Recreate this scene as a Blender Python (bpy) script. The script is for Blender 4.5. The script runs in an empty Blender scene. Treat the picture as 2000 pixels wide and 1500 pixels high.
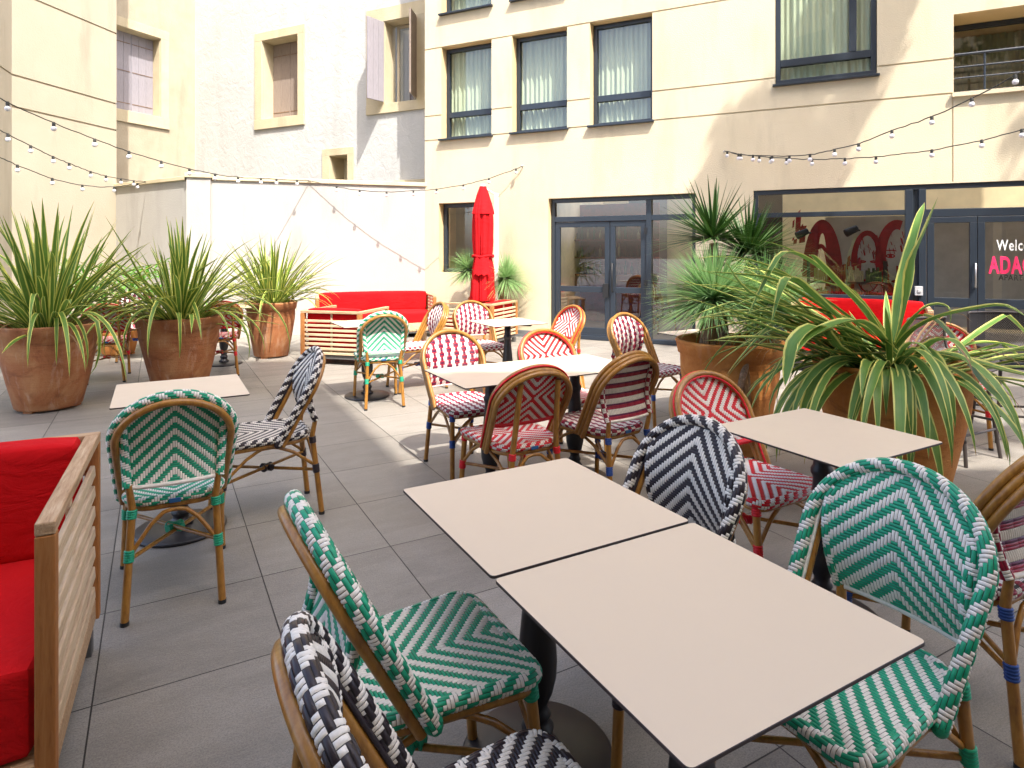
import bpy, bmesh, math, random
from mathutils import Vector, Matrix
from math import sin, cos, pi, radians, sqrt, atan2, floor
R = random.Random(7)
SC = bpy.context.scene
COL = SC.collection
# ------------------------------------------------------------------ camera model (level camera with lens shift)
F, CX, HY, H = 1240.0, 1000.0, 487.0, 1.48
def at(u, v, Y):
    return Vector(((u-CX)/F*Y, Y, H+(HY-v)/F*Y))
def fl(u, v, z=0.0):
    Y = F*(H-z)/(v-HY)
    return Vector(((u-CX)/F*Y, Y, z))
D1 = Vector((-.488, .873, 0)); D2 = Vector((.873, .488, 0))
class Frame:
    """A vertical plane: origin, direction r along it; local x = r, local y = into the wall."""
    def __init__(s, ox, oy, rx, ry):
        s.o = Vector((ox, oy, 0)); s.r = Vector((rx, ry, 0)).normalized()
        s.n = Vector((-s.r.y, s.r.x, 0)); s.rot = atan2(s.r.y, s.r.x)
    def px(s, u, v, d=0.0):
        q = (u-CX)/F
        Y = (d+s.o.dot(s.n))/(q*s.n.x+s.n.y)
        P = Vector((q*Y, Y, 0))
        return (P-s.o).dot(s.r), H+(HY-v)/F*Y
    def rect(s, u0, v0, u1, v1, d=0.0):
        a = s.px(u0, v0, d); b = s.px(u1, v1, d)
        return a[0], b[0], b[1], a[1]      # s0, s1, z0, z1
# ------------------------------------------------------------------ materials
def srgb(r, g, b):
    f = lambda c: (c/255/12.92) if c/255 <= .04045 else ((c/255+.055)/1.055)**2.4
    return (f(r), f(g), f(b), 1)
class NT:
    def __init__(s, name):
        s.m = bpy.data.materials.new(name); s.m.use_nodes = True
        s.t = s.m.node_tree; s.t.nodes.clear()
        s.out = s.n('ShaderNodeOutputMaterial')
    def n(s, typ, **kw):
        nd = s.t.nodes.new(typ)
        for k, v in kw.items(): setattr(nd, k, v)
        return nd
    def l(s, a, b): s.t.links.new(a, b)
    def math(s, op, a, b=None, c=None, clamp=False):
        nd = s.n('ShaderNodeMath', operation=op, use_clamp=clamp)
        for i, x in enumerate((a, b, c)):
            if x is None: continue
            if isinstance(x, (int, float)): nd.inputs[i].default_value = x
            else: s.l(x, nd.inputs[i])
        return nd.outputs[0]
    def mix(s, fac, a, b, blend='MIX'):
        nd = s.n('ShaderNodeMix', data_type='RGBA', blend_type=blend)
        for i, x in ((0, fac), (6, a), (7, b)):
            if isinstance(x, (int, float)): nd.inputs[i].default_value = x
            elif isinstance(x, tuple): nd.inputs[i].default_value = x
            else: s.l(x, nd.inputs[i])
        return nd.outputs[2]
    def noise(s, vec, scale, detail=4, rough=.6, dist=0.0):
        nd = s.n('ShaderNodeTexNoise'); nd.inputs['Scale'].default_value = scale
        nd.inputs['Detail'].default_value = detail; nd.inputs['Roughness'].default_value = rough
        nd.inputs['Distortion'].default_value = dist
        s.l(vec, nd.inputs['Vector']); return nd.outputs['Fac']
    def ramp(s, fac, *stops):
        nd = s.n('ShaderNodeValToRGB'); e = nd.color_ramp.elements
        while len(e) < len(stops): e.new(.5)
        for el, (p, c) in zip(e, stops): el.position = p; el.color = c
        s.l(fac, nd.inputs[0]); return nd.outputs[0]
    def obj(s, scale=None):
        o = s.n('ShaderNodeTexCoord').outputs['Object']
        if scale:
            mp = s.n('ShaderNodeMapping'); mp.inputs['Scale'].default_value = scale
            s.l(o, mp.inputs[0]); return mp.outputs[0]
        return o
    def bsdf(s, col, rough=.6, bump=None, dist=.002, strength=1.0, metal=0, spec=.5, coat=0, normal=None):
        b = s.n('ShaderNodeBsdfPrincipled')
        if isinstance(col, tuple): b.inputs['Base Color'].default_value = col
        else: s.l(col, b.inputs['Base Color'])
        if isinstance(rough, (int, float)): b.inputs['Roughness'].default_value = rough
        else: s.l(rough, b.inputs['Roughness'])
        b.inputs['Metallic'].default_value = metal
        b.inputs['Specular IOR Level'].default_value = spec
        b.inputs['Coat Weight'].default_value = coat
        if bump is not None:
            bn = s.n('ShaderNodeBump'); bn.inputs['Distance'].default_value = dist
            bn.inputs['Strength'].default_value = strength
            s.l(bump, bn.inputs['Height']); s.l(bn.outputs[0], b.inputs['Normal'])
        s.l(b.outputs[0], s.out.inputs[0]); return b
MC = {}
def plain(name, col, rough=.5, metal=0, nscale=0, namt=.15, bscale=0, bdist=.001, spec=.5, coat=0):
    if name in MC: return MC[name]
    t = NT(name); c = col; bump = None
    if nscale:
        n = t.noise(t.obj(), nscale, 5)
        d = tuple(x*(1-namt) for x in col[:3])+(1,); l = tuple(min(1, x*(1+namt)) for x in col[:3])+(1,)
        c = t.ramp(n, (.3, d), (.7, l))
    if bscale: bump = t.noise(t.obj(), bscale, 3)
    t.bsdf(c, rough, bump, bdist, 1, metal, spec, coat); MC[name] = t.m; return t.m
def plaster(name, c1, c2, bump_s=55, bd=.004, big=.7, rough_wall=False, streak=0.18):
    t = NT(name); o = t.obj()
    n1 = t.noise(o, big, 6, .65); n2 = t.noise(o, bump_s, 4, .6); n3 = t.noise(t.obj((1.2, 1.2, .25)), 1.6, 5, .6)
    c = t.ramp(n1, (.3, c1), (.7, c2))
    d = tuple(x*(1-streak*1.6) for x in c1[:3])+(1,)
    f = t.math('MULTIPLY', t.math('SUBTRACT', n3, .52, clamp=True), 3.0, clamp=True)
    c = t.mix(f, c, d)
    g = t.noise(o, 140, 2)
    c = t.mix(t.math('MULTIPLY', g, .12), c, d)
    h = n2
    if rough_wall:
        n4 = t.noise(o, 4.5, 7, .68, .9); h = t.math('ADD', t.math('MULTIPLY', n4, 5), t.math('MULTIPLY', n2, .35))
    t.bsdf(c, .9, h, bd, 1, spec=.2); return t.m
M = {}
M['facade'] = plaster('cream_render', (.60, .52, .365, 1), (.66, .58, .425, 1), 60, .005)
M['reveal'] = plaster('ochre_reveal', (.62, .48, .26, 1), (.67, .53, .31, 1), 60, .003)
M['cream'] = plaster('pale_cream_render', (.43, .38, .29, 1), (.49, .44, .345, 1), 45, .004)
M['oldcream'] = plaster('old_cream_render', (.37, .315, .23, 1), (.46, .405, .31, 1), 30, .006, 1.3, streak=.2)
M['white'] = plaster('white_render', (.36, .345, .32, 1), (.41, .395, .37, 1), 40, .004)
M['rough'] = plaster('rough_white_lime', (.44, .445, .435, 1), (.51, .515, .505, 1), 28, .0034, .8, True, .10)
M['surround'] = plaster('stone_surround', (.49, .42, .28, 1), (.56, .49, .345, 1), 35, .004, 2.5)
M['opposite'] = plaster('opposite_render', (.78, .64, .38, 1), (.82, .69, .45, 1), 40, .004)
M['frame'] = plain('dark_blue_frame', (.020, .028, .040, 1), .34)
M['steel'] = plain('brushed_steel', (.45, .45, .45, 1), .35, 1)
M['black'] = plain('matt_black', (.012, .012, .013, 1), .5)
M['blackmetal'] = plain('black_cast_metal', (.018, .016, .017, 1), .42, 0, bscale=300, bdist=.0004)
M['curtain'] = None
M['interior'] = plain('interior_paint', (.80, .68, .46, 1), .8, nscale=2)
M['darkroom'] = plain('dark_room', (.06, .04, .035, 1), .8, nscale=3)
M['mural'] = plain('mural_grey', (.60, .60, .63, 1), .7, nscale=4)
M['muralred'] = plain('mural_red', (.42, .015, .025, 1), .6, nscale=6, namt=.4)
M['redtext'] = plain('raspberry_lettering', (.85, .03, .12, 1), .45)
M['whitetext'] = plain('white_lettering', (.85, .85, .82, 1), .5)
M['darktext'] = plain('black_lettering', (.015, .013, .012, 1), .5)
def glass_mat(name, ior, tint):
    t = NT(name)
    ge = t.n('ShaderNodeNewGeometry'); dp = t.n('ShaderNodeVectorMath', operation='DOT_PRODUCT'); t.l(ge.outputs['Normal'], dp.inputs[0]); t.l(ge.outputs['Incoming'], dp.inputs[1])
    f0 = ((ior-1)/(ior+1))**2
    fr = t.math('ADD', f0, t.math('MULTIPLY', 1-f0, t.math('POWER', t.math('SUBTRACT', 1, t.math('ABSOLUTE', dp.outputs['Value']), clamp=True), 5)))
    tr = t.n('ShaderNodeBsdfTransparent'); tr.inputs[0].default_value = tint
    gl = t.n('ShaderNodeBsdfGlossy'); gl.inputs['Roughness'].default_value = .0
    mx = t.n('ShaderNodeMixShader'); t.l(fr, mx.inputs[0]); t.l(tr.outputs[0], mx.inputs[1]); t.l(gl.outputs[0], mx.inputs[2])
    t.l(mx.outputs[0], t.out.inputs[0]); return t.m
M['glass'] = glass_mat('window_glass', 1.9, (.86, .92, .84, 1))
M['shopglass'] = glass_mat('tinted_glass', 2.35, (.92, .89, .80, 1))
def sheer():
    t = NT('sheer_curtain'); d = t.n('ShaderNodeBsdfDiffuse'); d.inputs[0].default_value = (.72, .75, .64, 1); r = t.n('ShaderNodeBsdfTranslucent'); r.inputs[0].default_value = (.72, .75, .64, 1)
    mx = t.n('ShaderNodeMixShader'); mx.inputs[0].default_value = .3; t.l(d.outputs[0], mx.inputs[1]); t.l(r.outputs[0], mx.inputs[2]); t.l(mx.outputs[0], t.out.inputs[0]); return t.m
M['curtain'] = sheer()
# timber
def timber(name, c1, c2, c3, axis='x', rough=.75):
    t = NT(name)
    sc = {'x': (1.2, 14, 14), 'y': (14, 1.2, 14), 'z': (14, 14, 1.2)}[axis]
    n = t.noise(t.obj(sc), 6, 6, .7, .3); n2 = t.noise(t.obj(), 3, 3)
    c = t.ramp(n, (.25, c3), (.45, c1), (.72, c2)); c = t.mix(t.math('MULTIPLY', n2, .5), c, c2)
    t.bsdf(c, rough, n, .004, .8, spec=.3); return t.m
for ax in 'xyz':
    M['teak'+ax] = timber('weathered_teak_'+ax, (.34, .19, .09, 1), (.56, .41, .26, 1), (.11, .05, .02, 1), ax)
for ax in 'xyz':
    M['slat'+ax] = timber('pale_slat_'+ax, (.50, .36, .22, 1), (.64, .50, .34, 1), (.26, .15, .07, 1), ax, .8)
    M['ripe'+ax] = timber('orange_teak_'+ax, (.34, .125, .032, 1), (.43, .19, .06, 1), (.13, .045, .012, 1), ax, .7)
M['shutter'] = timber('lilac_grey_shutter', (.26, .245, .275, 1), (.32, .30, .33, 1), (.17, .155, .17, 1), 'z', .7)
M['shutterdark'] = timber('brown_grey_shutter', (.23, .185, .155, 1), (.29, .235, .20, 1), (.14, .105, .085, 1), 'z', .7)
def fabric(name, c1, c2, scale=380):
    t = NT(name); o = t.obj()
    w = t.noise(o, scale, 2); n = t.noise(o, 2.2, 4)
    c = t.ramp(n, (.3, c1), (.7, c2)); c = t.mix(t.math('MULTIPLY', w, .35), c, tuple(x*.6 for x in c1[:3])+(1,))
    wr = t.noise(t.obj((2.2, 2.2, 5)), 2.4, 4, .55, 1.2)
    h = t.math('ADD', t.math('MULTIPLY', w, .06), wr)
    t.bsdf(c, .95, h, .012, 1, spec=.12); return t.m
M['redcloth'] = fabric('red_cushion_cloth', (.50, .005, .008, 1), (.60, .010, .012, 1))
M['parasol'] = fabric('red_parasol_cloth', (.48, .008, .012, 1), (.56, .014, .018, 1), 300)
# chair materials
def strand(name, col, rough=.38, var=.14):
    t = NT(name); n = t.noise(t.obj(), 60, 2); n2 = t.noise(t.obj(), 900, 1)
    d = tuple(x*(1-var) for x in col[:3])+(1,); l = tuple(min(1, x*(1+var)) for x in col[:3])+(1,)
    t.bsdf(t.ramp(n, (.3, d), (.7, l)), rough, n2, .0003, .6, spec=.35); return t.m
M['s_white'] = strand('ivory_strand', (.74, .69, .62, 1), .42, .08)
M['s_green'] = strand('green_strand', (.012, .29, .155, 1))
M['s_black'] = strand('black_brown_strand', (.026, .018, .022, 1), .35)
M['s_red'] = strand('red_strand', (.60, .012, .02, 1))
M['s_maroon'] = strand('maroon_strand', (.30, .010, .035, 1))
M['s_navy'] = strand('navy_strand', (.10, .008, .05, 1))
M['s_blue'] = strand('blue_cord', (.02, .06, .24, 1))
M['gap'] = plain('gap_shade_paint', (.045, .04, .035, 1), .8)  # near-black backing sheet, stands in for the shade between strands
M['tag'] = plain('blue_tag', (.02, .10, .26, 1), .4)
def bamboo():
    t = NT('bamboo_tube'); n = t.noise(t.obj((3, 3, 1)), 16, 5, .65); n2 = t.noise(t.obj(), 90, 2)
    c = t.ramp(n, (.28, (.20, .082, .012, 1)), (.5, (.34, .155, .024, 1)), (.75, (.45, .23, .045, 1)))
    c = t.mix(t.math('MULTIPLY', n2, .3), c, (.26, .10, .014, 1))
    t.bsdf(c, .36, n2, .0004, .5, spec=.5, coat=.15); return t.m
M['bamboo'] = bamboo()
# laminate
def laminate():
    t = NT('sand_laminate'); n = t.noise(t.obj(), 700, 2); n2 = t.noise(t.obj(), 5, 5, .7)
    c = t.mix(t.math('MULTIPLY', n, .35), (.61, .495, .37, 1), (.53, .425, .31, 1))
    r = t.math('ADD', .26, t.math('MULTIPLY', n2, .34))
    t.bsdf(c, r, n, .0002, .5, spec=.45); return t.m
M['lam'] = laminate(); M['edge'] = plain('dark_core_edge', (.035, .02, .018, 1), .5)
# terracotta
def terracotta(name, c1, c2, c3, whiteamt=.35):
    t = NT(name); o = t.obj()
    a = t.noise(o, 3.2, 7, .68, .8); b = t.noise(t.obj((6, 6, .7)), 2.2, 5, .6, .4); g = t.noise(o, 70, 3)
    c = t.ramp(a, (.30, c3), (.48, c1), (.66, c2))
    w = t.math('MULTIPLY', t.math('SUBTRACT', b, .54, clamp=True), 4.0, clamp=True)
    c = t.mix(t.math('MULTIPLY', w, whiteamt*1.9, clamp=True), c, (.58, .43, .32, 1))
    dk = t.noise(t.obj((1, 1, 2.6)), 2.1, 6, .7, 1.0)
    c = t.mix(t.math('MULTIPLY', t.math('SUBTRACT', dk, .53, clamp=True), 4.5, clamp=True), c, tuple(x*.55 for x in c3[:3])+(1,))
    c = t.mix(t.math('MULTIPLY', g, .3), c, c3)
    rings = t.noise(t.obj((.2, .2, 9)), 3, 3)
    h = t.math('ADD', t.math('MULTIPLY', rings, 2), g)
    t.bsdf(c, .78, h, .003, .8, spec=.3); return t.m
M['terra'] = terracotta('aged_terracotta', (.36, .14, .055, 1), (.44, .22, .095, 1), (.20, .07, .03, 1))
M['terra2'] = terracotta('orange_terracotta', (.52, .20, .045, 1), (.60, .28, .08, 1), (.36, .12, .03, 1), .10)
M['soil'] = plain('dark_soil', (.03, .02, .012, 1), .95, nscale=20, namt=.6, bscale=40, bdist=.02)
# leaves (uv: x across the blade, y along it)
def blade(name, g1, g2, edge, ew=.3, tip=(.30, .16, .07, 1), trans=.25):
    t = NT(name); uv = t.n('ShaderNodeTexCoord').outputs['UV']
    sp = t.n('ShaderNodeSeparateXYZ'); t.l(uv, sp.inputs[0])
    x = t.math('ABSOLUTE', t.math('SUBTRACT', sp.outputs[0], .5))
    st = t.n('ShaderNodeMapping'); st.inputs['Scale'].default_value = (26, 1.3, 1); t.l(uv, st.inputs[0])
    n = t.noise(st.outputs[0], 1.0, 3, .6)
    nb = t.noise(t.obj(), 6, 2)
    c = t.ramp(t.math('ADD', t.math('MULTIPLY', n, .6), t.math('MULTIPLY', nb, .4)), (.3, g1), (.7, g2))
    f = t.math('MULTIPLY', t.math('SUBTRACT', x, t.math('ADD', ew, t.math('MULTIPLY', t.math('SUBTRACT', nb, .5), .22))), 22, clamp=True)
    c = t.mix(f, c, edge)
    tipf = t.math('MULTIPLY', t.math('SUBTRACT', sp.outputs[1], .965), 30, clamp=True)
    c = t.mix(tipf, c, tip)
    b = t.n('ShaderNodeBsdfPrincipled'); t.l(c, b.inputs['Base Color']); b.inputs['Roughness'].default_value = .42
    b.inputs['Specular IOR Level'].default_value = .4
    bn = t.n('ShaderNodeBump'); bn.inputs['Distance'].default_value = .0012; t.l(n, bn.inputs['Height']); t.l(bn.outputs[0], b.inputs['Normal'])
    tr = t.n('ShaderNodeBsdfTranslucent'); t.l(c, tr.inputs[0])
    mx = t.n('ShaderNodeMixShader'); mx.inputs[0].default_value = trans
    t.l(b.outputs[0], mx.inputs[1]); t.l(tr.outputs[0], mx.inputs[2]); t.l(mx.outputs[0], t.out.inputs[0]); return t.m
M['phorm'] = blade('variegated_blade', (.06, .145, .018, 1), (.16, .27, .045, 1), (.56, .55, .12, 1), .31)
M['phorm2'] = blade('broad_variegated_blade', (.05, .14, .022, 1), (.19, .33, .07, 1), (.62, .60, .16, 1), .35)
M['yucca'] = blade('blue_green_spike', (.12, .29, .07, 1), (.32, .50, .22, 1), (.42, .54, .26, 1), .38, trans=.3)
M['palm'] = blade('dark_green_spike', (.015, .055, .010, 1), (.05, .12, .022, 1), (.10, .16, .03, 1), .42, trans=.15)
M['shrub'] = blade('bright_green_frond', (.05, .20, .012, 1), (.12, .32, .03, 1), (.22, .38, .05, 1), .42, trans=.3)
M['dead'] = blade('dry_blade', (.24, .12, .05, 1), (.36, .22, .11, 1), (.40, .27, .14, 1), .4, trans=.1)
M['treeleaf'] = plain('tree_leaf', (.05, .09, .02, 1), .6)
M['bark'] = plain('fibrous_bark', (.20, .12, .07, 1), .9, nscale=30, namt=.5, bscale=60, bdist=.01)
M['bulb'] = plain('frosted_bulb', (.72, .71, .74, 1), .18)
M['cord'] = plain('dark_cord', (.03, .03, .026, 1), .6)
M['paintwhite'] = plain('white_painted_metal', (.78, .78, .76, 1), .35)
M['mesh'] = None
def floor_mat():
    t = NT('slate_tile'); o = t.obj()
    mp = t.n('ShaderNodeMapping'); mp.vector_type = 'POINT'
    # rotate world so tile axes are D2 (x) and D1 (y)
    ang = atan2(.488, .873)
    mp.inputs['Rotation'].default_value = (0, 0, -ang); t.l(o, mp.inputs[0])
    sp = t.n('ShaderNodeSeparateXYZ'); t.l(mp.outputs[0], sp.inputs[0])
    g = Vector((-1.13, 2.872, 0)); gx, gy = g.dot(D2), g.dot(D1)
    S = .6
    x = t.math('DIVIDE', t.math('SUBTRACT', sp.outputs[0], gx), S); y = t.math('DIVIDE', t.math('SUBTRACT', sp.outputs[1], gy), S)
    fx = t.math('FRACT', x); fy = t.math('FRACT', y)
    dx = t.math('MINIMUM', fx, t.math('SUBTRACT', 1, fx)); dy = t.math('MINIMUM', fy, t.math('SUBTRACT', 1, fy))
    d = t.math('MINIMUM', dx, dy)
    joint = t.math('LESS_THAN', d, .0042)
    cb = t.n('ShaderNodeCombineXYZ'); t.l(t.math('FLOOR', x), cb.inputs[0]); t.l(t.math('FLOOR', y), cb.inputs[1])
    wn = t.n('ShaderNodeTexWhiteNoise'); t.l(cb.outputs[0], wn.inputs['Vector'])
    ad = t.n('ShaderNodeVectorMath', operation='MULTIPLY_ADD'); t.l(wn.outputs['Color'], ad.inputs[0]); ad.inputs[1].default_value = (9, 9, 9); t.l(mp.outputs[0], ad.inputs[2])
    m2 = t.n('ShaderNodeMapping'); m2.inputs['Scale'].default_value = (1, 3.2, 1); t.l(ad.outputs[0], m2.inputs[0])
    n1 = t.noise(m2.outputs[0], 2.2, 6, .65, .5); n2 = t.noise(m2.outputs[0], 38, 6, .75); n3 = t.noise(o, 190, 4, .75)
    tone = t.math('ADD', t.math('MULTIPLY', n1, .45), t.math('ADD', t.math('MULTIPLY', n2, .42), t.math('MULTIPLY', wn.outputs['Value'], .16)))
    c = t.ramp(tone, (.30, (.165, .148, .126, 1)), (.5, (.245, .223, .192, 1)), (.72, (.34, .312, .272, 1)))
    big = t.noise(o, .55, 4)
    c = t.mix(t.math('MULTIPLY', t.math('SUBTRACT', big, .5, clamp=True), 1.2, clamp=True), c, (.20, .165, .115, 1))
    c = t.mix(t.math('MULTIPLY', t.math('SUBTRACT', n3, .42, clamp=True), 2.6, clamp=True), c, (.075, .07, .065, 1))
    c = t.mix(joint, c, (.016, .014, .012, 1))
    h = t.math('ADD', t.math('MULTIPLY', n2, .8), t.math('MULTIPLY', n3, .35))
    h = t.math('SUBTRACT', h, t.math('MULTIPLY', joint, 1.5))
    r = t.math('ADD', .38, t.math('MULTIPLY', n2, .25))
    t.bsdf(c, r, h, .004, .8, spec=.45); return t.m
M['floor'] = floor_mat()
# ------------------------------------------------------------------ mesh builder
class MB:
    def __init__(s): s.v = []; s.f = []; s.m = []; s.s = []; s.uv = {}
    def add(s, vs, fs, mi=0, smooth=False, uvs=None):
        b = len(s.v); s.v.extend(tuple(v) for v in vs)
        for k, f in enumerate(fs):
            if uvs is not None: s.uv[len(s.f)] = [uvs[i] for i in f]
            s.f.append(tuple(b+i for i in f)); s.m.append(mi); s.s.append(smooth)
    def box(s, x0, x1, y0, y1, z0, z1, mi=0, mat=None):
        vs = [Vector((x, y, z)) for z in (z0, z1) for y in (y0, y1) for x in (x0, x1)]
        if mat is not None: vs = [mat @ v for v in vs]
        s.add(vs, [(0, 2, 3, 1), (4, 5, 7, 6), (0, 1, 5, 4), (2, 6, 7, 3), (0, 4, 6, 2), (1, 3, 7, 5)], mi)
    def prism(s, poly, z0, z1, mi=0):
        n = len(poly); vs = [(x, y, z0) for x, y in poly]+[(x, y, z1) for x, y in poly]
        s.add(vs, [tuple(range(n))[::-1], tuple(range(n, 2*n))]+[(i, (i+1) % n, n+(i+1) % n, n+i) for i in range(n)], mi)
    def slab(s, poly, y0, y1, mi=0):
        """polygon in x-z extruded along y"""
        n = len(poly); vs = [(x, y0, z) for x, z in poly]+[(x, y1, z) for x, z in poly]
        s.add(vs, [tuple(range(n)), tuple(range(n, 2*n))[::-1]]+[(i, n+i, n+(i+1) % n, (i+1) % n) for i in range(n)], mi)
    def tube(s, path, r, seg=8, mi=0, closed=False, caps=True, hint=None):
        path = [Vector(p) for p in path]; n = len(path)
        rs = r if isinstance(r, (list, tuple)) else [r]*n
        rings = []; N = Vector(hint) if hint else None
        for i, p in enumerate(path):
            if closed: T = path[(i+1) % n]-path[i-1]
            else: T = path[min(i+1, n-1)]-path[max(i-1, 0)]
            T.normalize()
            if N is None: N = T.orthogonal()
            Np = (N-T*N.dot(T))
            if Np.length < 1e-6: Np = T.orthogonal()
            Np.normalize(); N = Np; B = T.cross(N)
            rings.append([p+(N*cos(2*pi*k/seg)+B*sin(2*pi*k/seg))*rs[i] for k in range(seg)])
        vs = [v for g in rings for v in g]; fs = []
        for i in range(n if closed else n-1):
            a = i*seg; b = ((i+1) % n)*seg
            for k in range(seg): fs.append((a+k, a+(k+1) % seg, b+(k+1) % seg, b+k))
        s.add(vs, fs, mi, True)
        if caps and not closed:
            s.add(rings[0], [tuple(range(seg))[::-1]], mi); s.add(rings[-1], [tuple(range(seg))], mi)
    def lathe(s, prof, seg=32, c=(0, 0, 0), mi=0, smooth=True, rfun=None):
        vs = []; n = len(prof)
        for k in range(seg):
            a = 2*pi*k/seg
            for r, z in prof:
                rr = rfun(r, z, a) if rfun else r
                vs.append((c[0]+rr*cos(a), c[1]+rr*sin(a), c[2]+z))
        fs = []
        for k in range(seg):
            a = k*n; b = ((k+1) % seg)*n
            for i in range(n-1): fs.append((a+i, b+i, b+i+1, a+i+1))
        s.add(vs, fs, mi, smooth)
    def sphere(s, c, r, seg=10, rings=7, mi=0, sz=1.0):
        prof = [(max(1e-5, r*sin(pi*i/rings)), -r*sz*cos(pi*i/rings)) for i in range(rings+1)]
        s.lathe(prof, seg, c, mi)
    def cushion(s, cx, cy, cz, sx, sy, sz, r=.05, bul=.02, mi=0, n=12):
        hx, hy, hz = sx/2, sy/2, sz/2
        for ax in range(3):
            for sg in (-1, 1):
                vs = []
                for i in range(n+1):
                    for j in range(n+1):
                        a = -cos(pi*i/n)*.5-0; a = (2*i/n-1); b = (2*j/n-1)
                        a = math.copysign(abs(a)**.7, a); b = math.copysign(abs(b)**.7, b)
                        p = [0, 0, 0]; p[ax] = sg; p[(ax+1) % 3] = a; p[(ax+2) % 3] = b
                        P = Vector((p[0]*hx, p[1]*hy, p[2]*hz))
                        I = Vector((max(-hx+r, min(hx-r, P.x)), max(-hy+r, min(hy-r, P.y)), max(-hz+r, min(hz-r, P.z))))
                        d = P-I
                        if d.length > 1e-9: d = d.normalized()*r
                        Q = I+d; k = (1-a*a)*(1-b*b)*bul; Q[ax] += sg*k
                        vs.append((Q.x+cx, Q.y+cy, Q.z+cz))
                fs = []
                for i in range(n):
                    for j in range(n):
                        q = (i*(n+1)+j, (i+1)*(n+1)+j, (i+1)*(n+1)+j+1, i*(n+1)+j+1)
                        fs.append(q if sg > 0 else q[::-1])
                s.add(vs, fs, mi, True)
    def leaf(s, pts, w, mi=0, fold=.25, up=None, wprof=None):
        """pts: centre line; w: full width; V-folded blade with uv"""
        n = len(pts); vs = []; uvs = []; pts = [Vector(p) for p in pts]
        side0 = None
        for i, p in enumerate(pts):
            T = (pts[min(i+1, n-1)]-pts[max(i-1, 0)]).normalized(); t = i/(n-1)
            S = T.cross(up if up is not None else Vector((0, 0, 1)))
            if S.length < .15 and side0 is not None: S = side0
            if S.length < 1e-4: S = Vector((1, 0, 0))
            S.normalize()
            if side0 is not None and S.dot(side0) < 0: S = -S
            if side0 is not None: S = (S+side0*1.0).normalized()
            side0 = S
            U = S.cross(T).normalized()
            k = wprof(t) if wprof else (min(1, .42+1.35*t) if t < .43 else 1.0)*(1 if t < .5 else max(0.02, 1-((t-.5)/.5)**1.9))
            hw = w*.5*k
            vs += [p-S*hw+U*hw*fold*2, p, p+S*hw+U*hw*fold*2]; uvs += [(0, t), (.5, t), (1, t)]
        fs = []
        for i in range(n-1):
            a = 3*i; fs += [(a, a+1, a+4, a+3), (a+1, a+2, a+5, a+4)]
        s.add(vs, fs, mi, True, uvs)
    def mesh(s, name):
        me = bpy.data.meshes.new(name); me.from_pydata(s.v, [], s.f)
        me.polygons.foreach_set('material_index', s.m); me.polygons.foreach_set('use_smooth', s.s)
        if s.uv:
            ul = me.uv_layers.new(name='UVMap')
            for p in me.polygons:
                u = s.uv.get(p.index)
                if u:
                    for li, c in zip(p.loop_indices, u): ul.data[li].uv = c
        me.update(); return me
def obj(name, mb, mats, parent=None, loc=None, bevel=0, label=None):
    me = mb.mesh(name) if isinstance(mb, MB) else mb
    if isinstance(mb, MB):
        for m in (mats if isinstance(mats, (list, tuple)) else [mats]): me.materials.append(m)
    o = bpy.data.objects.new(name, me); COL.objects.link(o)
    if parent: o.parent = parent
    if loc: o.location = loc
    if bevel:
        b = o.modifiers.new('Bevel', 'BEVEL'); b.width = bevel; b.segments = 2; b.limit_method = 'ANGLE'; b.harden_normals = False
    if label: o['label'] = label
    return o
def thing(name, label, cat, loc=(0, 0, 0), rot=0, group=None):
    o = bpy.data.objects.new(name, None); COL.objects.link(o); o.empty_display_size = .1
    o.location = loc; o.rotation_euler = (0, 0, rot); o['label'] = label; o['category'] = cat
    if group: o['group'] = group
    return o
def dup(root, loc, rot, label, group=None):
    r = root.copy(); COL.objects.link(r); r.location = loc; r.rotation_euler = (0, 0, rot); r['label'] = label
    if group: r['group'] = group
    for ch in list(root.children):
        c = ch.copy(); COL.objects.link(c); c.parent = r
        for g in list(ch.children):
            d = g.copy(); COL.objects.link(d); d.parent = c
    return r
def face_rot(fx, fy): return atan2(-fx, fy)
# ================================================================== SETTING
def relief(mb, xs, zs, dfun, th=.3):
    """wall front in the x-z plane seen from -y; dfun(x,z) -> (depth, is_hole)"""
    nx, nz = len(xs)-1, len(zs)-1
    D = [[dfun((xs[i]+xs[i+1])/2, (zs[j]+zs[j+1])/2) for j in range(nz)] for i in range(nx)]
    for i in range(nx):
        for j in range(nz):
            d, h = D[i][j]; x0, x1, z0, z1 = xs[i], xs[i+1], zs[j], zs[j+1]
            if not h: mb.add([(x0, d, z0), (x1, d, z0), (x1, d, z1), (x0, d, z1)], [(0, 1, 2, 3)], 0)
            if i+1 < nx and D[i+1][j][0] != d:
                e = D[i+1][j][0]; mi = 1 if (h or D[i+1][j][1]) else 0
                mb.add([(x1, d, z0), (x1, e, z0), (x1, e, z1), (x1, d, z1)], [(0, 1, 2, 3)], mi)
            if j+1 < nz and D[i][j+1][0] != d:
                e = D[i][j+1][0]; mi = 1 if (h or D[i][j+1][1]) else 0
                mb.add([(x0, d, z1), (x1, d, z1), (x1, e, z1), (x0, e, z1)], [(0, 1, 2, 3)], mi)
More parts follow.
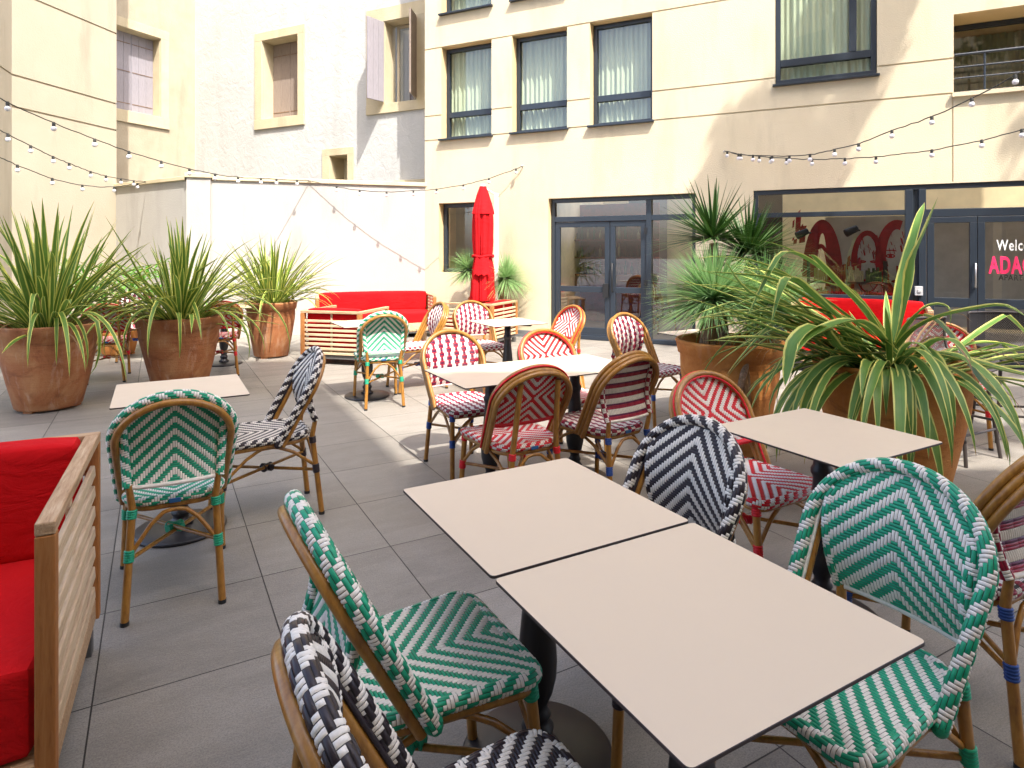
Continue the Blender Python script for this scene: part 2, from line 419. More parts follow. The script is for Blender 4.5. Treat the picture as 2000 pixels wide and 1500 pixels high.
def wall_with(mb, s0, s1, z0, z1, holes, hgroove=(), vgroove=(), hd=.22, gw=.022, gd=.02, proud=()):
    xs = {s0, s1}; zs = {z0, z1}
    for a, b, c, d in [h[:4] for h in holes]+[p[:4] for p in proud]: xs |= {a, b}; zs |= {c, d}
    for g in hgroove: zs |= {g-gw/2, g+gw/2}
    for g in vgroove: xs |= {g[0]-.008, g[0]+.008}; zs |= {g[1], g[2]}
    xs = sorted(x for x in xs if s0 <= x <= s1); zs = sorted(z for z in zs if z0 <= z <= z1)
    def df(x, z):
        for h in holes:
            if h[0] < x < h[1] and h[2] < z < h[3]: return (h[4] if len(h) > 4 else hd, True)
        for g in hgroove:
            if abs(z-g) < gw/2: return (gd, False)
        for g in vgroove:
            if abs(x-g[0]) < .008 and g[1] < z < g[2]: return (.012, False)
        for p in proud:
            if p[0] < x < p[1] and p[2] < z < p[3]: return (p[4], False)
        return (0.0, False)
    relief(mb, xs, zs, df)
def frame_bars(mb, x0, x1, z0, z1, w, y0, y1, mi=0):
    mb.box(x0, x1, y0, y1, z1-w, z1, mi); mb.box(x0, x1, y0, y1, z0, z0+w, mi)
    mb.box(x0, x0+w, y0+.001, y1-.001, z0+w, z1-w, mi); mb.box(x1-w, x1, y0+.001, y1-.001, z0+w, z1-w, mi)
def curtain_mb(x0, x1, y, z0, z1, amp=.02, per=.085, gap=None):
    mb = MB(); n = int((x1-x0)/.012); vs = []
    for i in range(n+1):
        x = x0+(x1-x0)*i/n
        yy = y+amp*sin(2*pi*x/per+.8*sin(x*5))+.012*sin(x*31)
        vs += [(x, yy, z0), (x, yy*1.0+.004, z1)]
    mb.add(vs, [(2*i, 2*i+2, 2*i+3, 2*i+1) for i in range(n)], 0, True); return mb
# ---- ground
g = MB(); g.add([(-60, -60, 0), (60, -60, 0), (60, 60, 0), (-60, 60, 0)], [(0, 1, 2, 3)])
fo = obj('floor', g, M['floor']); fo['kind'] = 'structure'
# ---- hotel building
FA = Frame(-1.6, 11.66, .896, -.444)
hotel = thing('hotel_building', 'cream rendered hotel front with dark framed windows behind the terrace', 'building', FA.o, FA.rot)
HS1, HZ1 = 12.5, 12.5
W = dict(w1=(.357, 1.388, 3.47, 5.14), w2=(1.786, 2.794, 3.47, 5.14), w3=(3.187, 4.201, 3.47, 5.14))
up = [(a, b, 5.73, 7.4) for a, b, c, d in W.values()]
W4 = (5.956, 7.213, 3.81, 5.48)
W5 = (5.956, 7.213, 6.3, 7.9)
BAL = (8.06, 10.6, 3.47, 4.47)
WG = (.302, 1.33, 1.06, 2.315)
DR = (2.461, 4.853, 0.0, 2.325)
RG = (5.667, 11.2, 0.0, 2.325)
mb = MB()
wall_with(mb, 0, HS1, 0, HZ1, list(W.values())+up+[W4+(.06,), W5+(.06,), BAL+(.55,), WG+(.2,), DR+(.2,), RG+(.1,)],
          (3.915, 3.47, 5.14, 6.6), ((8.05, 2.34, 3.455),), .2)
for q in (0, HS1): mb.add([(q, 0, 0), (q, 1.72, 0), (q, 1.72, HZ1), (q, 0, HZ1)], [(0, 1, 2, 3)]); mb.add([(q, 1.72, 0), (q, 4.3, 0), (q, 4.3, 3.2), (q, 1.72, 3.2)], [(0, 1, 2, 3)])
mb.box(0, HS1, .02, 1.72, HZ1, HZ1+.2)  # roof stops short so open sky brightens the lobby behind
obj('wall', mb, [M['facade'], M['reveal']], hotel)
# plinth
mb = MB()
for a, b in ((0.0, DR[0]-.02), (DR[1]+.02, RG[0]-.02), (RG[1]+.02, HS1)): mb.box(a, b, -.018, -.002, .004, .11)
obj('plinth', mb, plain('grey_plinth', (.16, .17, .18, 1), .7, nscale=6), hotel)
# interior shell (ground floor room, upper rooms)
mb = MB()
mb.box(.05, HS1-.05, 4.2, 4.3, 0, 3.2, 0)                      # back wall
mb.box(.05, HS1-.05, .25, 1.7, 2.62, 2.7, 0)                   # ceiling slab
mb.box(.05, .12, .25, 4.2, .004, 2.6, 0); mb.box(1.95, 2.02, .25, 4.2, .004, 2.6, 0); mb.box(5.22, 5.3, .25, 2.4, .004, 2.6, 0)
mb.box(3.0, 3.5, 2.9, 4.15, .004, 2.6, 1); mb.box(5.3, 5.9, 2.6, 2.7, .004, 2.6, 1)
obj('interior_wall', mb, [M['interior'], M['darkroom']], hotel)
mb = MB()
mb.box(.05, HS1-.05, 1.6, 1.7, 2.75, HZ1-.1, 0); mb.box(.05, HS1-.05, .25, 1.6, 5.55, 5.62, 0)
mb.box(.05, HS1-.05, .25, 1.6, 8.2, 8.27, 0)
for x in (1.58, 2.98, 5.1, 7.7): mb.box(x, x+.06, .25, 1.6, 2.72, 8.2, 0)
obj('room_partition', mb, M['interior'], hotel)
def hotel_window(x0, x1, z0, z1, dep, sill=True, trans=3.93-3.47, mull=None, label=None):
    mb = MB(); frame_bars(mb, x0+.004, x1-.004, z0+.004, z1-.004, .065, dep-.03, dep+.05)
    mb.box(x0+.069, x1-.069, dep-.034, dep+.046, z0+trans-.05, z0+trans+.05)
    if mull: mb.box(mull-.045, mull+.045, dep-.038, dep+.05, z0+trans+.05, z1-.069)
    fr = obj('window_frame', mb, M['frame'], hotel, bevel=.004, label=label)
    mb = MB(); mb.add([(x0+.06, dep+.012, z0+.06), (x1-.06, dep+.012, z0+.06), (x1-.06, dep+.012, z1-.06), (x0+.06, dep+.012, z1-.06)], [(0, 1, 2, 3)])
    obj('pane', mb, M['glass'], fr)
    obj('curtain', curtain_mb(x0+.02, x1-.02, dep+.085, z0-.02, z1+.1), M['curtain'], fr)
    if sill:
        mb = MB(); mb.box(x0-.03, x1+.03, -.07, dep-.035, z0-.028, z0+.002); obj('window_sill', mb, M['frame'], fr, bevel=.004)
for (a, b, c, d) in W.values(): hotel_window(a, b, c, d, .2)
for (a, b, c, d) in up: hotel_window(a, b, c, d, .2)
hotel_window(*W4, .05, True, .30, 6.93); hotel_window(*W5, .05, True, .30, 6.93)
# ground-floor side window
mb = MB(); a, b, c, d = WG; frame_bars(mb, a+.004, b-.004, c+.004, d-.004, .07, .15, .23); wf = obj('window_frame', mb, M['frame'], hotel, bevel=.004)
mb = MB(); mb.add([(a+.06, .19, c+.06), (b-.06, .19, c+.06), (b-.06, .19, d-.06), (a+.06, .19, d-.06)], [(0, 1, 2, 3)]); obj('pane', mb, M['shopglass'], wf)
# entrance door set
def sx(u, v=500, d=.15): return FA.px(u, v, d)[0]
def leaf_door(x0, x1, hinge_left, name='door'):
    mb = MB(); z1 = 1.93; w = .085
    frame_bars(mb, x0, x1, .01, z1, w, .13, .185); mb.box(x0+w, x1-w, .132, .183, .78, .87); mb.box(x0+w, x1-w, .134, .181, .01+w, .2)
    o = obj(name, mb, M['frame'], hotel, bevel=.004)
    mb = MB(); 
    for za, zb in ((.86, z1-w+.005), (.19, .79)):
        mb.add([(x0+w-.01, .157, za), (x1-w+.01, .157, za), (x1-w+.01, .157, zb), (x0+w-.01, .157, zb)], [(0, 1, 2, 3)])
    obj('pane', mb, M['shopglass'], o); return o
ux0, ux1, ux2, ux3 = DR[0]+.07, sx(1192), sx(1263), DR[1]
mb = MB(); frame_bars(mb, DR[0]+.004, DR[1]-.004, .004, DR[3]-.004, .065, .11, .2)
mb.box(DR[0]+.069, DR[1]-.069, .112, .198, 1.935, 2.02); mb.box(ux2, ux2+.085, .108, .203, .01, DR[3]-.07)
df = obj('door_frame', mb, M['frame'], hotel, bevel=.004)
mb = MB()
for a, b, c, d in ((DR[0]+.06, ux2, 2.01, DR[3]-.06), (ux2+.08, DR[1]-.06, 2.01, DR[3]-.06), (ux2+.08, DR[1]-.06, .06, 1.94)):
    mb.add([(a, .16, c), (b, .16, c), (b, .16, d), (a, .16, d)], [(0, 1, 2, 3)])
obj('pane', mb, M['shopglass'], df)
d1 = leaf_door(ux0, ux1-.004, True); d2 = leaf_door(ux1+.004, ux2-.004, False)
mb = MB(); mb.box(ux1-.115, ux1-.02, .10, .128, .70, .93); obj('lock_plate', mb, M['black'], d1, bevel=.006)
mb = MB(); mb.tube([(ux1+.05, .128, .8), (ux1+.05, .08, .8), (ux1+.05, .08, 1.25), (ux1+.05, .128, 1.25)], .012); obj('handle', mb, M['black'], d2)
mb = MB(); 
for z in (.9, 1.72): mb.box(ux2-.03, ux2+.02, .09, .105, z, z+.1)
obj('hinge', mb, M['black'], d2)
# big glazing on the right
a, b, c, d = RG; D = .05
mb = MB(); p0, p1 = sx(1766), sx(1806)
frame_bars(mb, a+.004, b-.004, .004, d-.004, .06, D-.03, D+.06)
mb.box(a+.064, p0, D-.028, D+.058, 1.935, 2.0); mb.box(p0, p0+.085, D-.034, D+.07, .01, d-.064); mb.box(p1-.08, p1, D-.034, D+.07, .01, d-.064)
mb.box(p0+.085, p1-.08, D+.0, D+.06, .01, d-.064)
mb.box(p1, b-.064, D-.028, D+.058, 1.90, 2.0); mb.box(a+.064, p0, D-.028, D+.058, .74, .86); mb.box(a+.064, p0, D-.01, D+.04, .064, .74)
gf = obj('shopfront_frame', mb, M['frame'], hotel, bevel=.004)
mb = MB()
for q in ((a+.05, p0, 1.99, d-.05), (a+.05, p0, .85, 1.94), (p1, b-.05, 1.99, d-.05)):
    mb.add([(q[0], D+.012, q[2]), (q[1], D+.012, q[2]), (q[1], D+.012, q[3]), (q[0], D+.012, q[3])], [(0, 1, 2, 3)])
obj('pane', mb, M['shopglass'], gf)
xs_ = [p1+.01, sx(1908, 500, .05), sx(1908, 500, .05)+1.02, sx(1908, 500, .05)+2.0]
for k in range(3):
    x0, x1 = xs_[k]+.004, min(xs_[k+1]-.004, b-.07)
    mb = MB(); w = .075; frame_bars(mb, x0, x1, .01, 1.895, w, D-.035, D+.04); mb.box(x0+w, x1-w, D-.033, D+.038, .74, .86)
    o = obj('door', mb, M['frame'], hotel, bevel=.004)
    mb = MB()
    for za, zb in ((.85, 1.83), (.08, .75)): mb.add([(x0+w-.01, D, za), (x1-w+.01, D, za), (x1-w+.01, D, zb), (x0+w-.01, D, zb)], [(0, 1, 2, 3)])
    obj('pane', mb, M['shopglass'], o)
    if k == 0:
        mb = MB(); mb.tube([(x1-.02, D-.036, 1.0), (x1-.02, D-.07, 1.0), (x1-.02, D-.07, 1.3), (x1-.02, D-.036, 1.3)], .012); obj('handle', mb, M['steel'], o)
    if k == 1: textdoor = o
# lettering on the glass
def lettering(body, size, u, v0, v1, mat, name, bold=0.0, ext=.004, sx_=1.0):
    cu = bpy.data.curves.new(name, 'FONT'); cu.body = body; cu.size = 1; cu.extrude = .5; cu.offset = bold; cu.space_character = 1.12
    t = bpy.data.objects.new(name, cu); COL.objects.link(t)
    bpy.context.view_layer.update()
    me = bpy.data.meshes.new_from_object(t.evaluated_get(bpy.context.evaluated_depsgraph_get()))
    bpy.data.objects.remove(t); bpy.data.curves.remove(cu)
    s, zb = FA.px(u, v1, D-.004); _, zt = FA.px(u, v0, D-.004); zs = [v.co.y for v in me.vertices]
    caph = .70
    k = (zt-zb)/caph; xm = min(v.co.x for v in me.vertices)
    for v in me.vertices:
        x, y, z = v.co; v.co = (s+(x-xm)*k*sx_, D-.006-(z+.5)*ext, zb+y*k)
    me.materials.append(mat)
    o = bpy.data.objects.new(name, me); COL.objects.link(o); o.parent = textdoor; return o
# serif 'Welcome' built from the plain font plus small serifs is done with slab bars
w_ = lettering('Welcome', 1, 1946, 468, 489, M['whitetext'], 'welcome_lettering', .008, sx_=.58)
lettering('ADAGIO', 1, 1930, 501, 533, M['redtext'], 'name_lettering', .03, .02, .50)
lettering('APARTHOTEL', 1, 1950, 536, 547, M['darktext'], 'small_lettering', 0.012, sx_=.74)
# balcony
a, b, c, d = BAL
mb = MB(); mb.box(a+.01, b-.01, .552, .60, c, c+.06); frame_bars(mb, a+.01, b-.01, c+.06, d-.004, .06, .50, .58); mb.box(a+1.0, a+1.07, .502, .578, c+.12, d-.064)
bf = obj('balcony_door', mb, M['frame'], hotel, bevel=.004)
mb = MB(); mb.add([(a+.05, .54, c+.1), (b-.05, .54, c+.1), (b-.05, .54, d-.05), (a+.05, .54, d-.05)], [(0, 1, 2, 3)]); obj('pane', mb, M['shopglass'], bf)
obj('curtain', curtain_mb(a+.02, b-.02, 1.5, c-.7, d+.1, .03, .09), M['curtain'], bf)
mb = MB()
for z in (3.66, 3.80, 3.96): mb.tube([(a+.012, .05, z), (b-.012, .05, z)], .014 if z < 3.9 else .02)
for x in (a+.33, a+1.3, a+2.2): mb.tube([(x, .05, c+.003), (x, .05, 3.97)], .014)
obj('balcony_railing', mb, M['frame'], hotel)
mb = MB(); mb.box(a-.02, b+.02, -.05, .545, c-.055, c-.002); obj('balcony_ledge', mb, M['facade'], hotel)
# padlock box on the shopfront post
mb = MB(); s, z = FA.px(1795, 568, D-.04); mb.box(s-.05, s+.04, D-.075, D-.036, z-.06, z+.06); mb.box(s-.02, s+.02, D-.085, D-.075, z-.02, z+.02)
obj('lock_box', mb, plain('grey_lock_box', (.45, .45, .46, 1), .4), hotel, bevel=.008)
# interior of the hotel: mural, lamps, shelf, planter, table
def inside(u, v, d): return FA.px(u, v, d)
md = 1.9
s0, z0 = inside(1612, 600, md); s1, z1 = inside(1830, 420, md)
mural = thing('mural_panel', 'grey mural with red arches and faces inside behind the shopfront glass', 'mural', FA.o+FA.n*md, FA.rot)
mb = MB(); mb.box(s0, s1+1.2, 0, .04, .3, z1); obj('panel', mb, M['mural'], mural)
mb = MB()
def ell(cx, cz, rx, rz, w, a0=0, a1=360, n=28):
    for i in range(n):
        t0 = radians(a0+(a1-a0)*i/n); t1 = radians(a0+(a1-a0)*(i+1)/n)
        mb.slab([(cx+rx*cos(t0), cz+rz*sin(t0)), (cx+rx*cos(t1), cz+rz*sin(t1)), (cx+(rx-w)*cos(t1), cz+(rz-w)*sin(t1)), (cx+(rx-w)*cos(t0), cz+(rz-w)*sin(t0))], -.006, -.001)
def mp(u, v): s, z = inside(u, v, md); return s, z
c1 = mp(1606, 500); ell(c1[0], c1[1]-.35, .30, .95, .225, 0, 180); ell(c1[0]-.02, c1[1]-.4, .16, .6, .07, 0, 110)
c2 = mp(1694, 505); ell(c2[0], c2[1]-.05, .23, .50, .085, 20, 215); ell(c2[0]+.01, c2[1], .21, .55, .025, 215, 400); ell(c2[0]-.07, c2[1]-.05, .055, .022, .02); ell(c2[0]+.09, c2[1]-.05, .055, .022, .02); ell(c2[0]+.01, c2[1]-.2, .03, .12, .02, 180, 330); ell(c2[0], c2[1]-.36, .09, .03, .03)
c3 = mp(1752, 500); ell(c3[0], c3[1]-.05, .30, .62, .15, 75, 265); ell(c3[0]-.09, c3[1], .065, .035, .02); ell(c3[0]-.09, c3[1], .025, .025, .025); ell(c3[0]+.15, c3[1], .065, .035, .02); ell(c3[0]+.15, c3[1], .025, .025, .025); ell(c3[0]+.03, c3[1]-.18, .04, .16, .025, 170, 350); ell(c3[0]+.03, c3[1]-.4, .11, .03, .03); ell(c3[0]-.09, c3[1]+.07, .09, .03, .018, 10, 170); ell(c3[0]+.15, c3[1]+.07, .09, .03, .018, 10, 170)
for k in range(150):
    cx_, cz_ = R.choice((c1, c2, c3, c2, c3)); a_ = R.uniform(.7, 5.7); rx_ = R.uniform(.14, .34); x = cx_+rx_*cos(a_); z = cz_-.12+rx_*1.7*sin(a_); l_ = R.uniform(.04, .16); w_ = R.uniform(.004, .013)
    mb.slab([(x, z), (x+w_, z), (x+w_+.02, z-l_), (x+.02, z-l_)], -.0072-.00003*k, -.001)
for k in range(26):
    u = R.uniform(1560, 1680); v = R.uniform(520, 600) if k > 9 else R.uniform(440, 480)
    x, z = mp(u, v) if k > 9 else mp(R.uniform(1546, 1566), v)
    w, h = R.uniform(.03, .09), R.uniform(.05, .3); mb.slab([(x, z), (x+w, z+.02), (x+w*1.2, z+h), (x+.01, z+h*.8)], -.006-.0004*k-.001, -.001)
obj('painted_figure', mb, M['muralred'], mural)
for u, v in ((1570, 455), (1665, 450)):
    s, z = inside(u, v, md-.1)
    lp = thing('wall_lamp', 'black adjustable wall lamp on the mural, '+('nearest its red lettering' if u < 1600 else 'between the red arch and face'), 'lamp', FA.o+FA.n*(md-.03)+FA.r*s+Vector((0, 0, z)), FA.rot, 'black wall lamps on the mural')
    mb = MB(); mb.tube([(.1, 0, 0), (.1, -.14, .0), (.0, -.18, 0)], .012); obj('arm', mb, M['black'], lp)
    mb = MB(); mb.tube([(.06, -.2, .03), (-.1, -.26, -.05)], [.05, .065], 12); obj('lamp_shade', mb, M['black'], lp)
sh = inside(1660, 560, 1.3)
shelf = thing('book_shelf', 'low shelf stacked with books and boxes behind the shopfront glass', 'shelf', FA.o+FA.n*1.3+FA.r*sh[0], FA.rot)
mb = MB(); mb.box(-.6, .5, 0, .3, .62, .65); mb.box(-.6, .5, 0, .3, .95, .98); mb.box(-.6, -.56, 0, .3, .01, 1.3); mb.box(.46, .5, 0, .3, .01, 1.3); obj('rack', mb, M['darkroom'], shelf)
bcols = [(.4, .28, .05, 1), (.30, .02, .02, 1), (.5, .42, .25, 1), (.08, .12, .04, 1)]
for k in range(4):
    mb = MB()
    for q in range(7):
        x = -.5+.24*k+.03*q; mb.box(x, x+.026, .05, .22, .981, .981+R.uniform(.15, .24)); mb.box(x, x+.026, .05, .22, .651, .651+R.uniform(.15, .24))
    obj('book_row', mb, plain('book%d' % k, bcols[k], .6), shelf)
# bar back inside the entrance
bs = inside(1190, 500, 2.5)
bar = thing('bar_shelving', 'dark red bar shelving with bottles inside the entrance', 'shelving', FA.o+FA.n*2.6+FA.r*(bs[0]-.45), FA.rot)
mb = MB(); mb.box(-.5, 1.4, .1, .14, .01, 2.4); 
for z in (.95, 1.3, 1.65, 2.0): mb.box(-.5, 1.4, -.2, .1, z, z+.03)
obj('back_panel', mb, plain('bar_red', (.16, .012, .012, 1), .5, nscale=5, namt=.5), bar)
mb = MB()
for z in (.98, 1.33, 1.68):
    for k in range(13):
        h = R.uniform(.18, .28); x = -.4+.13*k; mb.lathe([(.001, 0), (.03, 0), (.03, h*.6), (.012, h*.75), (.012, h), (.001, h)], 8, (x, -.06, z+.001), R.choice((0, 1, 2)))
bo = obj('bottle_row', mb, [plain('bottle_a', (.10, .03, .01, 1), .15), plain('bottle_b', (.02, .06, .03, 1), .15), plain('bottle_c', (.35, .30, .2, 1), .2)], bar); bo['kind'] = 'stuff'
# ---- low garden wall
FW = Frame(-5.35, 10.45, .951, .307)
gw = thing('garden_wall', 'white rendered low wall with a coping along the terrace', 'wall', FW.o, FW.rot)
mb = MB(); mb.box(.36, 3.985, 0, .22, 0, 2.63, 0); mb.box(0, .36, -.05, .3, 0, 2.66, 0)
# run to the left, towards the tall building
l2 = Vector((-.837, .546, 0)).normalized(); inv = Matrix.Rotation(-FW.rot, 4, 'Z')
A_ = Vector((0, 0, 0)); B_ = inv @ (l2*2.55); n2 = Vector((-(inv@l2).y, (inv@l2).x, 0))*-1
q = [(0.0, 0.02), (B_.x, B_.y), (B_.x-n2.x*-.22, B_.y-n2.y*-.22), (.2, .26)]
mb.prism(q, 0, 2.62, 0)
obj('wall', mb, M['white'], gw)
mb = MB(); mb.box(.38, 3.99, -.035, .26, 2.631, 2.705); mb.box(-.03, .38, -.08, .33, 2.661, 2.735)
q2 = [(0.0, -.02), (B_.x, B_.y-.03), (B_.x+n2.x*.25, B_.y+n2.y*.25), (.2, .3)]
mb.prism([(-.031, -.01), (B_.x-.02, B_.y-.05), (B_.x+.05, B_.y+.24), (-.031, .31)], 2.621, 2.69)
obj('coping', mb, M['surround'], gw, bevel=.008)
# ---- rough white house
FB = Frame(-1.6+.444*.90-.896*.02, 11.66+.896*.90+.444*.02, .896, -.444)
wh = thing('white_house', 'old house wall in rough white lime with stone framed windows', 'building', FB.o, FB.rot)
def surround_window(root, fr, mbw, o_rect, i_rect, dep, proud=.035):
    mb = MB(); s0, s1, z0, z1 = o_rect; a, b, c, d = i_rect
    mb.box(s0, s1, -proud, -.001, d, z1); mb.box(s0, s1, -proud-.01, -.001, z0, c); mb.box(s0, a, -proud, -.001, c, d); mb.box(b, s1, -proud, -.001, c, d)
    # reveal lining
    for (x0, x1, zz0, zz1) in ((a-.004, a+.012, c, d), (b-.012, b+.004, c, d), (a, b, c-.004, c+.012), (a, b, d-.012, d+.004)):
        mb.box(x0, x1, -.0, dep, zz0, zz1)
    return obj('window_surround', mb, M['surround'], root, bevel=.006)
def zz(fr, u, v): return fr.px(u, v)[1]
def ss(fr, u): return fr.px(u, 100)[0]
wa_o = (ss(FB, 499), ss(FB, 596), zz(FB, 548, 249), zz(FB, 548, 57)); wa_i = (ss(FB, 513), ss(FB, 583), zz(FB, 512, 234), zz(FB, 512, 81))
wb_o = (ss(FB, 717), -.02, zz(FB, 717, 226), zz(FB, 717, 23)); wb_i = (ss(FB, 752), ss(FB, 815), zz(FB, 736, 205), zz(FB, 736, 46))
wc_o = (ss(FB, 631), ss(FB, 692), zz(FB, 660, 420), zz(FB, 631, 292)); wc_i = (ss(FB, 645), ss(FB, 680), zz(FB, 660, 395), zz(FB, 645, 305))
SL = ss(FB, 381)
mb = MB()
wall_with(mb, SL, .5, 0, 11.5, [wa_i+(.38,), wb_i+(.36,), wc_i+(.5,)], hd=.4)
mb.add([(SL, 4, 0), (.5, 4, 0), (.5, 4, 11.5), (SL, 4, 11.5)], [(0, 1, 2, 3)]); mb.box(SL, .5, .01, 4, 11.5, 11.7)
obj('wall', mb, [M['rough'], M['surround']], wh)
for o_, i_, dp in ((wa_o, wa_i, .37), (wb_o, wb_i, .35), (wc_o, wc_i, .49)): surround_window(wh, FB, mb, o_, i_, dp)
def shutter_mb(x0, x1, y, z0, z1, planks=3, th=.035):
    mb = MB(); w = (x1-x0)/planks
    for k in range(planks): mb.box(x0+k*w+.002, x0+(k+1)*w-.002, y, y+th, z0, z1)
    return mb
def hardware(x0, x1, y, zs):
    mb = MB()
    for z in zs: mb.box(x0, x1, y-.008, y-.001, z-.006, z+.006)
    return mb
mid = (wa_i[0]+wa_i[1])/2+.0
for x0, x1 in ((wa_i[0]+.015, mid-.004), (mid+.004, wa_i[1]-.015)):
    s_ = obj('shutter', shutter_mb(x0, x1, .30, wa_i[2]+.02, wa_i[3]-.02, 2), M['shutterdark'], wh, bevel=.004)
    
    for z in (wa_i[2]+.2, wa_i[3]-.3): obj('strap_hinge', hardware(x0+.02, x1-.02, .30, (z,)), M['bark'], s_)
# open window: casement ajar, shutters folded out
mb = MB(); frame_bars(mb, wb_i[0]+.10, wb_i[1]-.01, wb_i[2]+.02, wb_i[3]-.02, .06, .27, .32)
ca = obj('casement', mb, M['oldcream'], wh, bevel=.004)
mb = MB(); mb.add([(wb_i[0]+.14, .30, wb_i[2]+.06), (wb_i[1]-.05, .30, wb_i[2]+.06), (wb_i[1]-.05, .30, wb_i[3]-.06), (wb_i[0]+.14, .30, wb_i[3]-.06)], [(0, 1, 2, 3)]); obj('pane', mb, M['shopglass'], ca)
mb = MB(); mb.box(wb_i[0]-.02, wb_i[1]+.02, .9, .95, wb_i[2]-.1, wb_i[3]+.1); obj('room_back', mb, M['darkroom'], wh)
# left shutter swung out about 65 degrees, right one square to the wall
def swung(xh, ang, wid, sgn, mat):
    m = shutter_mb(0, wid, -.0175, wb_i[2]+.03, wb_i[3]-.02, 3); mt = Matrix.Translation((xh, -.05, 0)) @ Matrix.Rotation(ang, 4, 'Z')
    m.v = [tuple(mt @ Vector(v)) for v in m.v]
    s_ = obj('shutter', m, mat, wh, bevel=.004)
    hw = hardware(.03, wid-.03, -.0175, (wb_i[2]+.25, wb_i[3]-.25)); hw.v = [tuple(mt @ Vector(v)) for v in hw.v]; obj('strap_hinge', hw, M['black'], s_)
swung(wb_i[0], radians(-100), .44, 1, M['shutter']); swung(wb_i[1]+.0, radians(-70), .44, 1, M['shutterdark'])
mb = MB(); mb.box(wc_i[0]+.02, wc_i[1]-.02, .42, .46, wc_i[2], wc_i[3]); obj('niche_board', mb, M['surround'], wh)
# dry twigs in the niche
mb = MB()
for k in range(9):
    x = R.uniform(wc_i[0]+.05, wc_i[1]-.05); mb.tube([(x, .25, 2.6), (x+R.uniform(-.06, .06), .2, 2.86+R.uniform(0, .08))], .003, 4)
obj('twig_bundle', mb, M['bark'], wh)
mb = MB(); mb.box(-1.25, .3, -.22, -.04, 2.72, 2.87); obj('ledge', mb, M['surround'], wh, bevel=.008)
# ---- old cream house with closed shutters
PC = FB.o+FB.r*SL; FC = Frame(PC.x, PC.y, .444, .896)
ch = thing('cream_house', 'weathered cream house wall with a lilac shuttered window at the corner', 'building', FC.o, FC.rot)
ci = (ss(FC, 222), ss(FC, 313), zz(FC, 313, 229), zz(FC, 313, 76)); co = (ci[0]-.15, ss(FC, 329), zz(FC, 329, 254), zz(FC, 329, 64))
mb = MB(); wall_with(mb, -6.5, -.001, 0, 11.5, [ci+(.36,)], hd=.36); mb.box(-6.5, -.001, .01, 2.5, 11.5, 11.7)
obj('wall', mb, [M['oldcream'], M['surround']], ch)
surround_window(ch, FC, mb, co, ci, .35)
md_ = (ci[0]+ci[1])/2
for x0, x1 in ((ci[0]+.015, md_-.004), (md_+.004, ci[1]-.015)):
    s_ = obj('shutter', shutter_mb(x0, x1, .24, ci[2]+.02, ci[3]-.02, 3), M['shutter'], ch, bevel=.004)
    
    for z in (ci[2]+.22, ci[3]-.25, ci[2]+.95): obj('strap_hinge', hardware(x0+.02, x1-.02, .24, (z,)), M['bark'], s_)
# ---- tall pale building on the left
lb = thing('pale_building', 'tall pale cream building with shadow grooves beside the potted plants', 'building', (-7.32, 11.75, 0), 0)
def face(p0, p1):
    """wall strip from p0 to p1 (world), seen from the right-hand side of the direction p0->p1"""
    d = Vector((p1[0]-p0[0], p1[1]-p0[1], 0)); L = d.length; rot = atan2(d.y, d.x); m = MB()
    wall_with(m, 0, L, 0, 11.5, [], (5.47, 4.17, 3.68) if L > 1.9 and L < 2.2 else (4.17,), gw=.03, gd=.03)
    mt = Matrix.Translation((p0[0]+7.32, p0[1]-11.75, 0)) @ Matrix.Rotation(rot, 4, 'Z')
    m.v = [tuple(mt @ Vector(v)) for v in m.v]; return m
P_a, P_b, P_c = (-7.32, 11.75), (-7.69, 9.76), (-6.85, 7.6)
allm = MB()
for p0, p1 in ((P_b, P_a), (P_c, P_b), (P_a, (-10.5, 12.4))):
    m = face(p0, p1); allm.add(m.v, m.f, 0)
allm.prism([(P_a[0]+7.32-.01, 0), (P_b[0]+7.32-.01, P_b[1]-11.75), (P_c[0]+7.32-.02, P_c[1]-11.75), (-4, -4.2), (-4, .6)], 11.51, 11.7)
obj('wall', allm, M['cream'], lb)
# ---- wings of the hotel behind the camera (they shade the near floor and show in the glass)
Y0 = -3.0
def wing(name, label, x0, x1, hh, y1=Y0, dep=6, wins=()):
    t = thing(name, label, 'building', (0, 0, 0))
    mb = MB(); mb.box(x0, x1, y1-dep, y1, 0, hh); obj('wall', mb, M['opposite'], t)
    for (wx, wz) in wins:
        mb = MB(); frame_bars(mb, wx, wx+1.1, wz, wz+1.6, .07, y1+.002, y1+.05); w = obj('window_frame', mb, M['frame'], t)
        mb = MB(); mb.box(wx+.07, wx+1.03, y1+.003, y1+.02, wz+.07, wz+1.53); obj('pane', mb, plain('dark_pane', (.05, .06, .06, 1), .1), w)
    if y1 > -4:
        mb = MB(); mb.box(x0+.1, x1-.1, y1+.002, y1+.03, .05, 2.62); sf = obj('added_dark_front', mb, plain('dark_front_paint', (.02, .018, .016, 1), .12), t)  # dark band with mullions, added so the lower hotel panes reflect dark
        mb = MB(); xx = x0+.1
        while xx < x1-.2: mb.box(xx, xx+.09, y1+.031, y1+.07, .05, 2.62); xx += 1.35
        mb.box(x0+.1, x1-.1, y1+.032, y1+.068, 2.02, 2.10); obj('added_mullion_row', mb, M['frame'], sf)
    mb = MB(); mb.box(x0, x1, y1-.15, y1+.12, hh+.001, hh+.15); obj('cornice', mb, M['opposite'], t)
wing('tall_wing', 'tall cream hotel wing standing behind the viewpoint', -6, 3.07, 19.3, wins=[(x, z) for x in (-5, -2.6, -.2) for z in (4, 7, 10)])
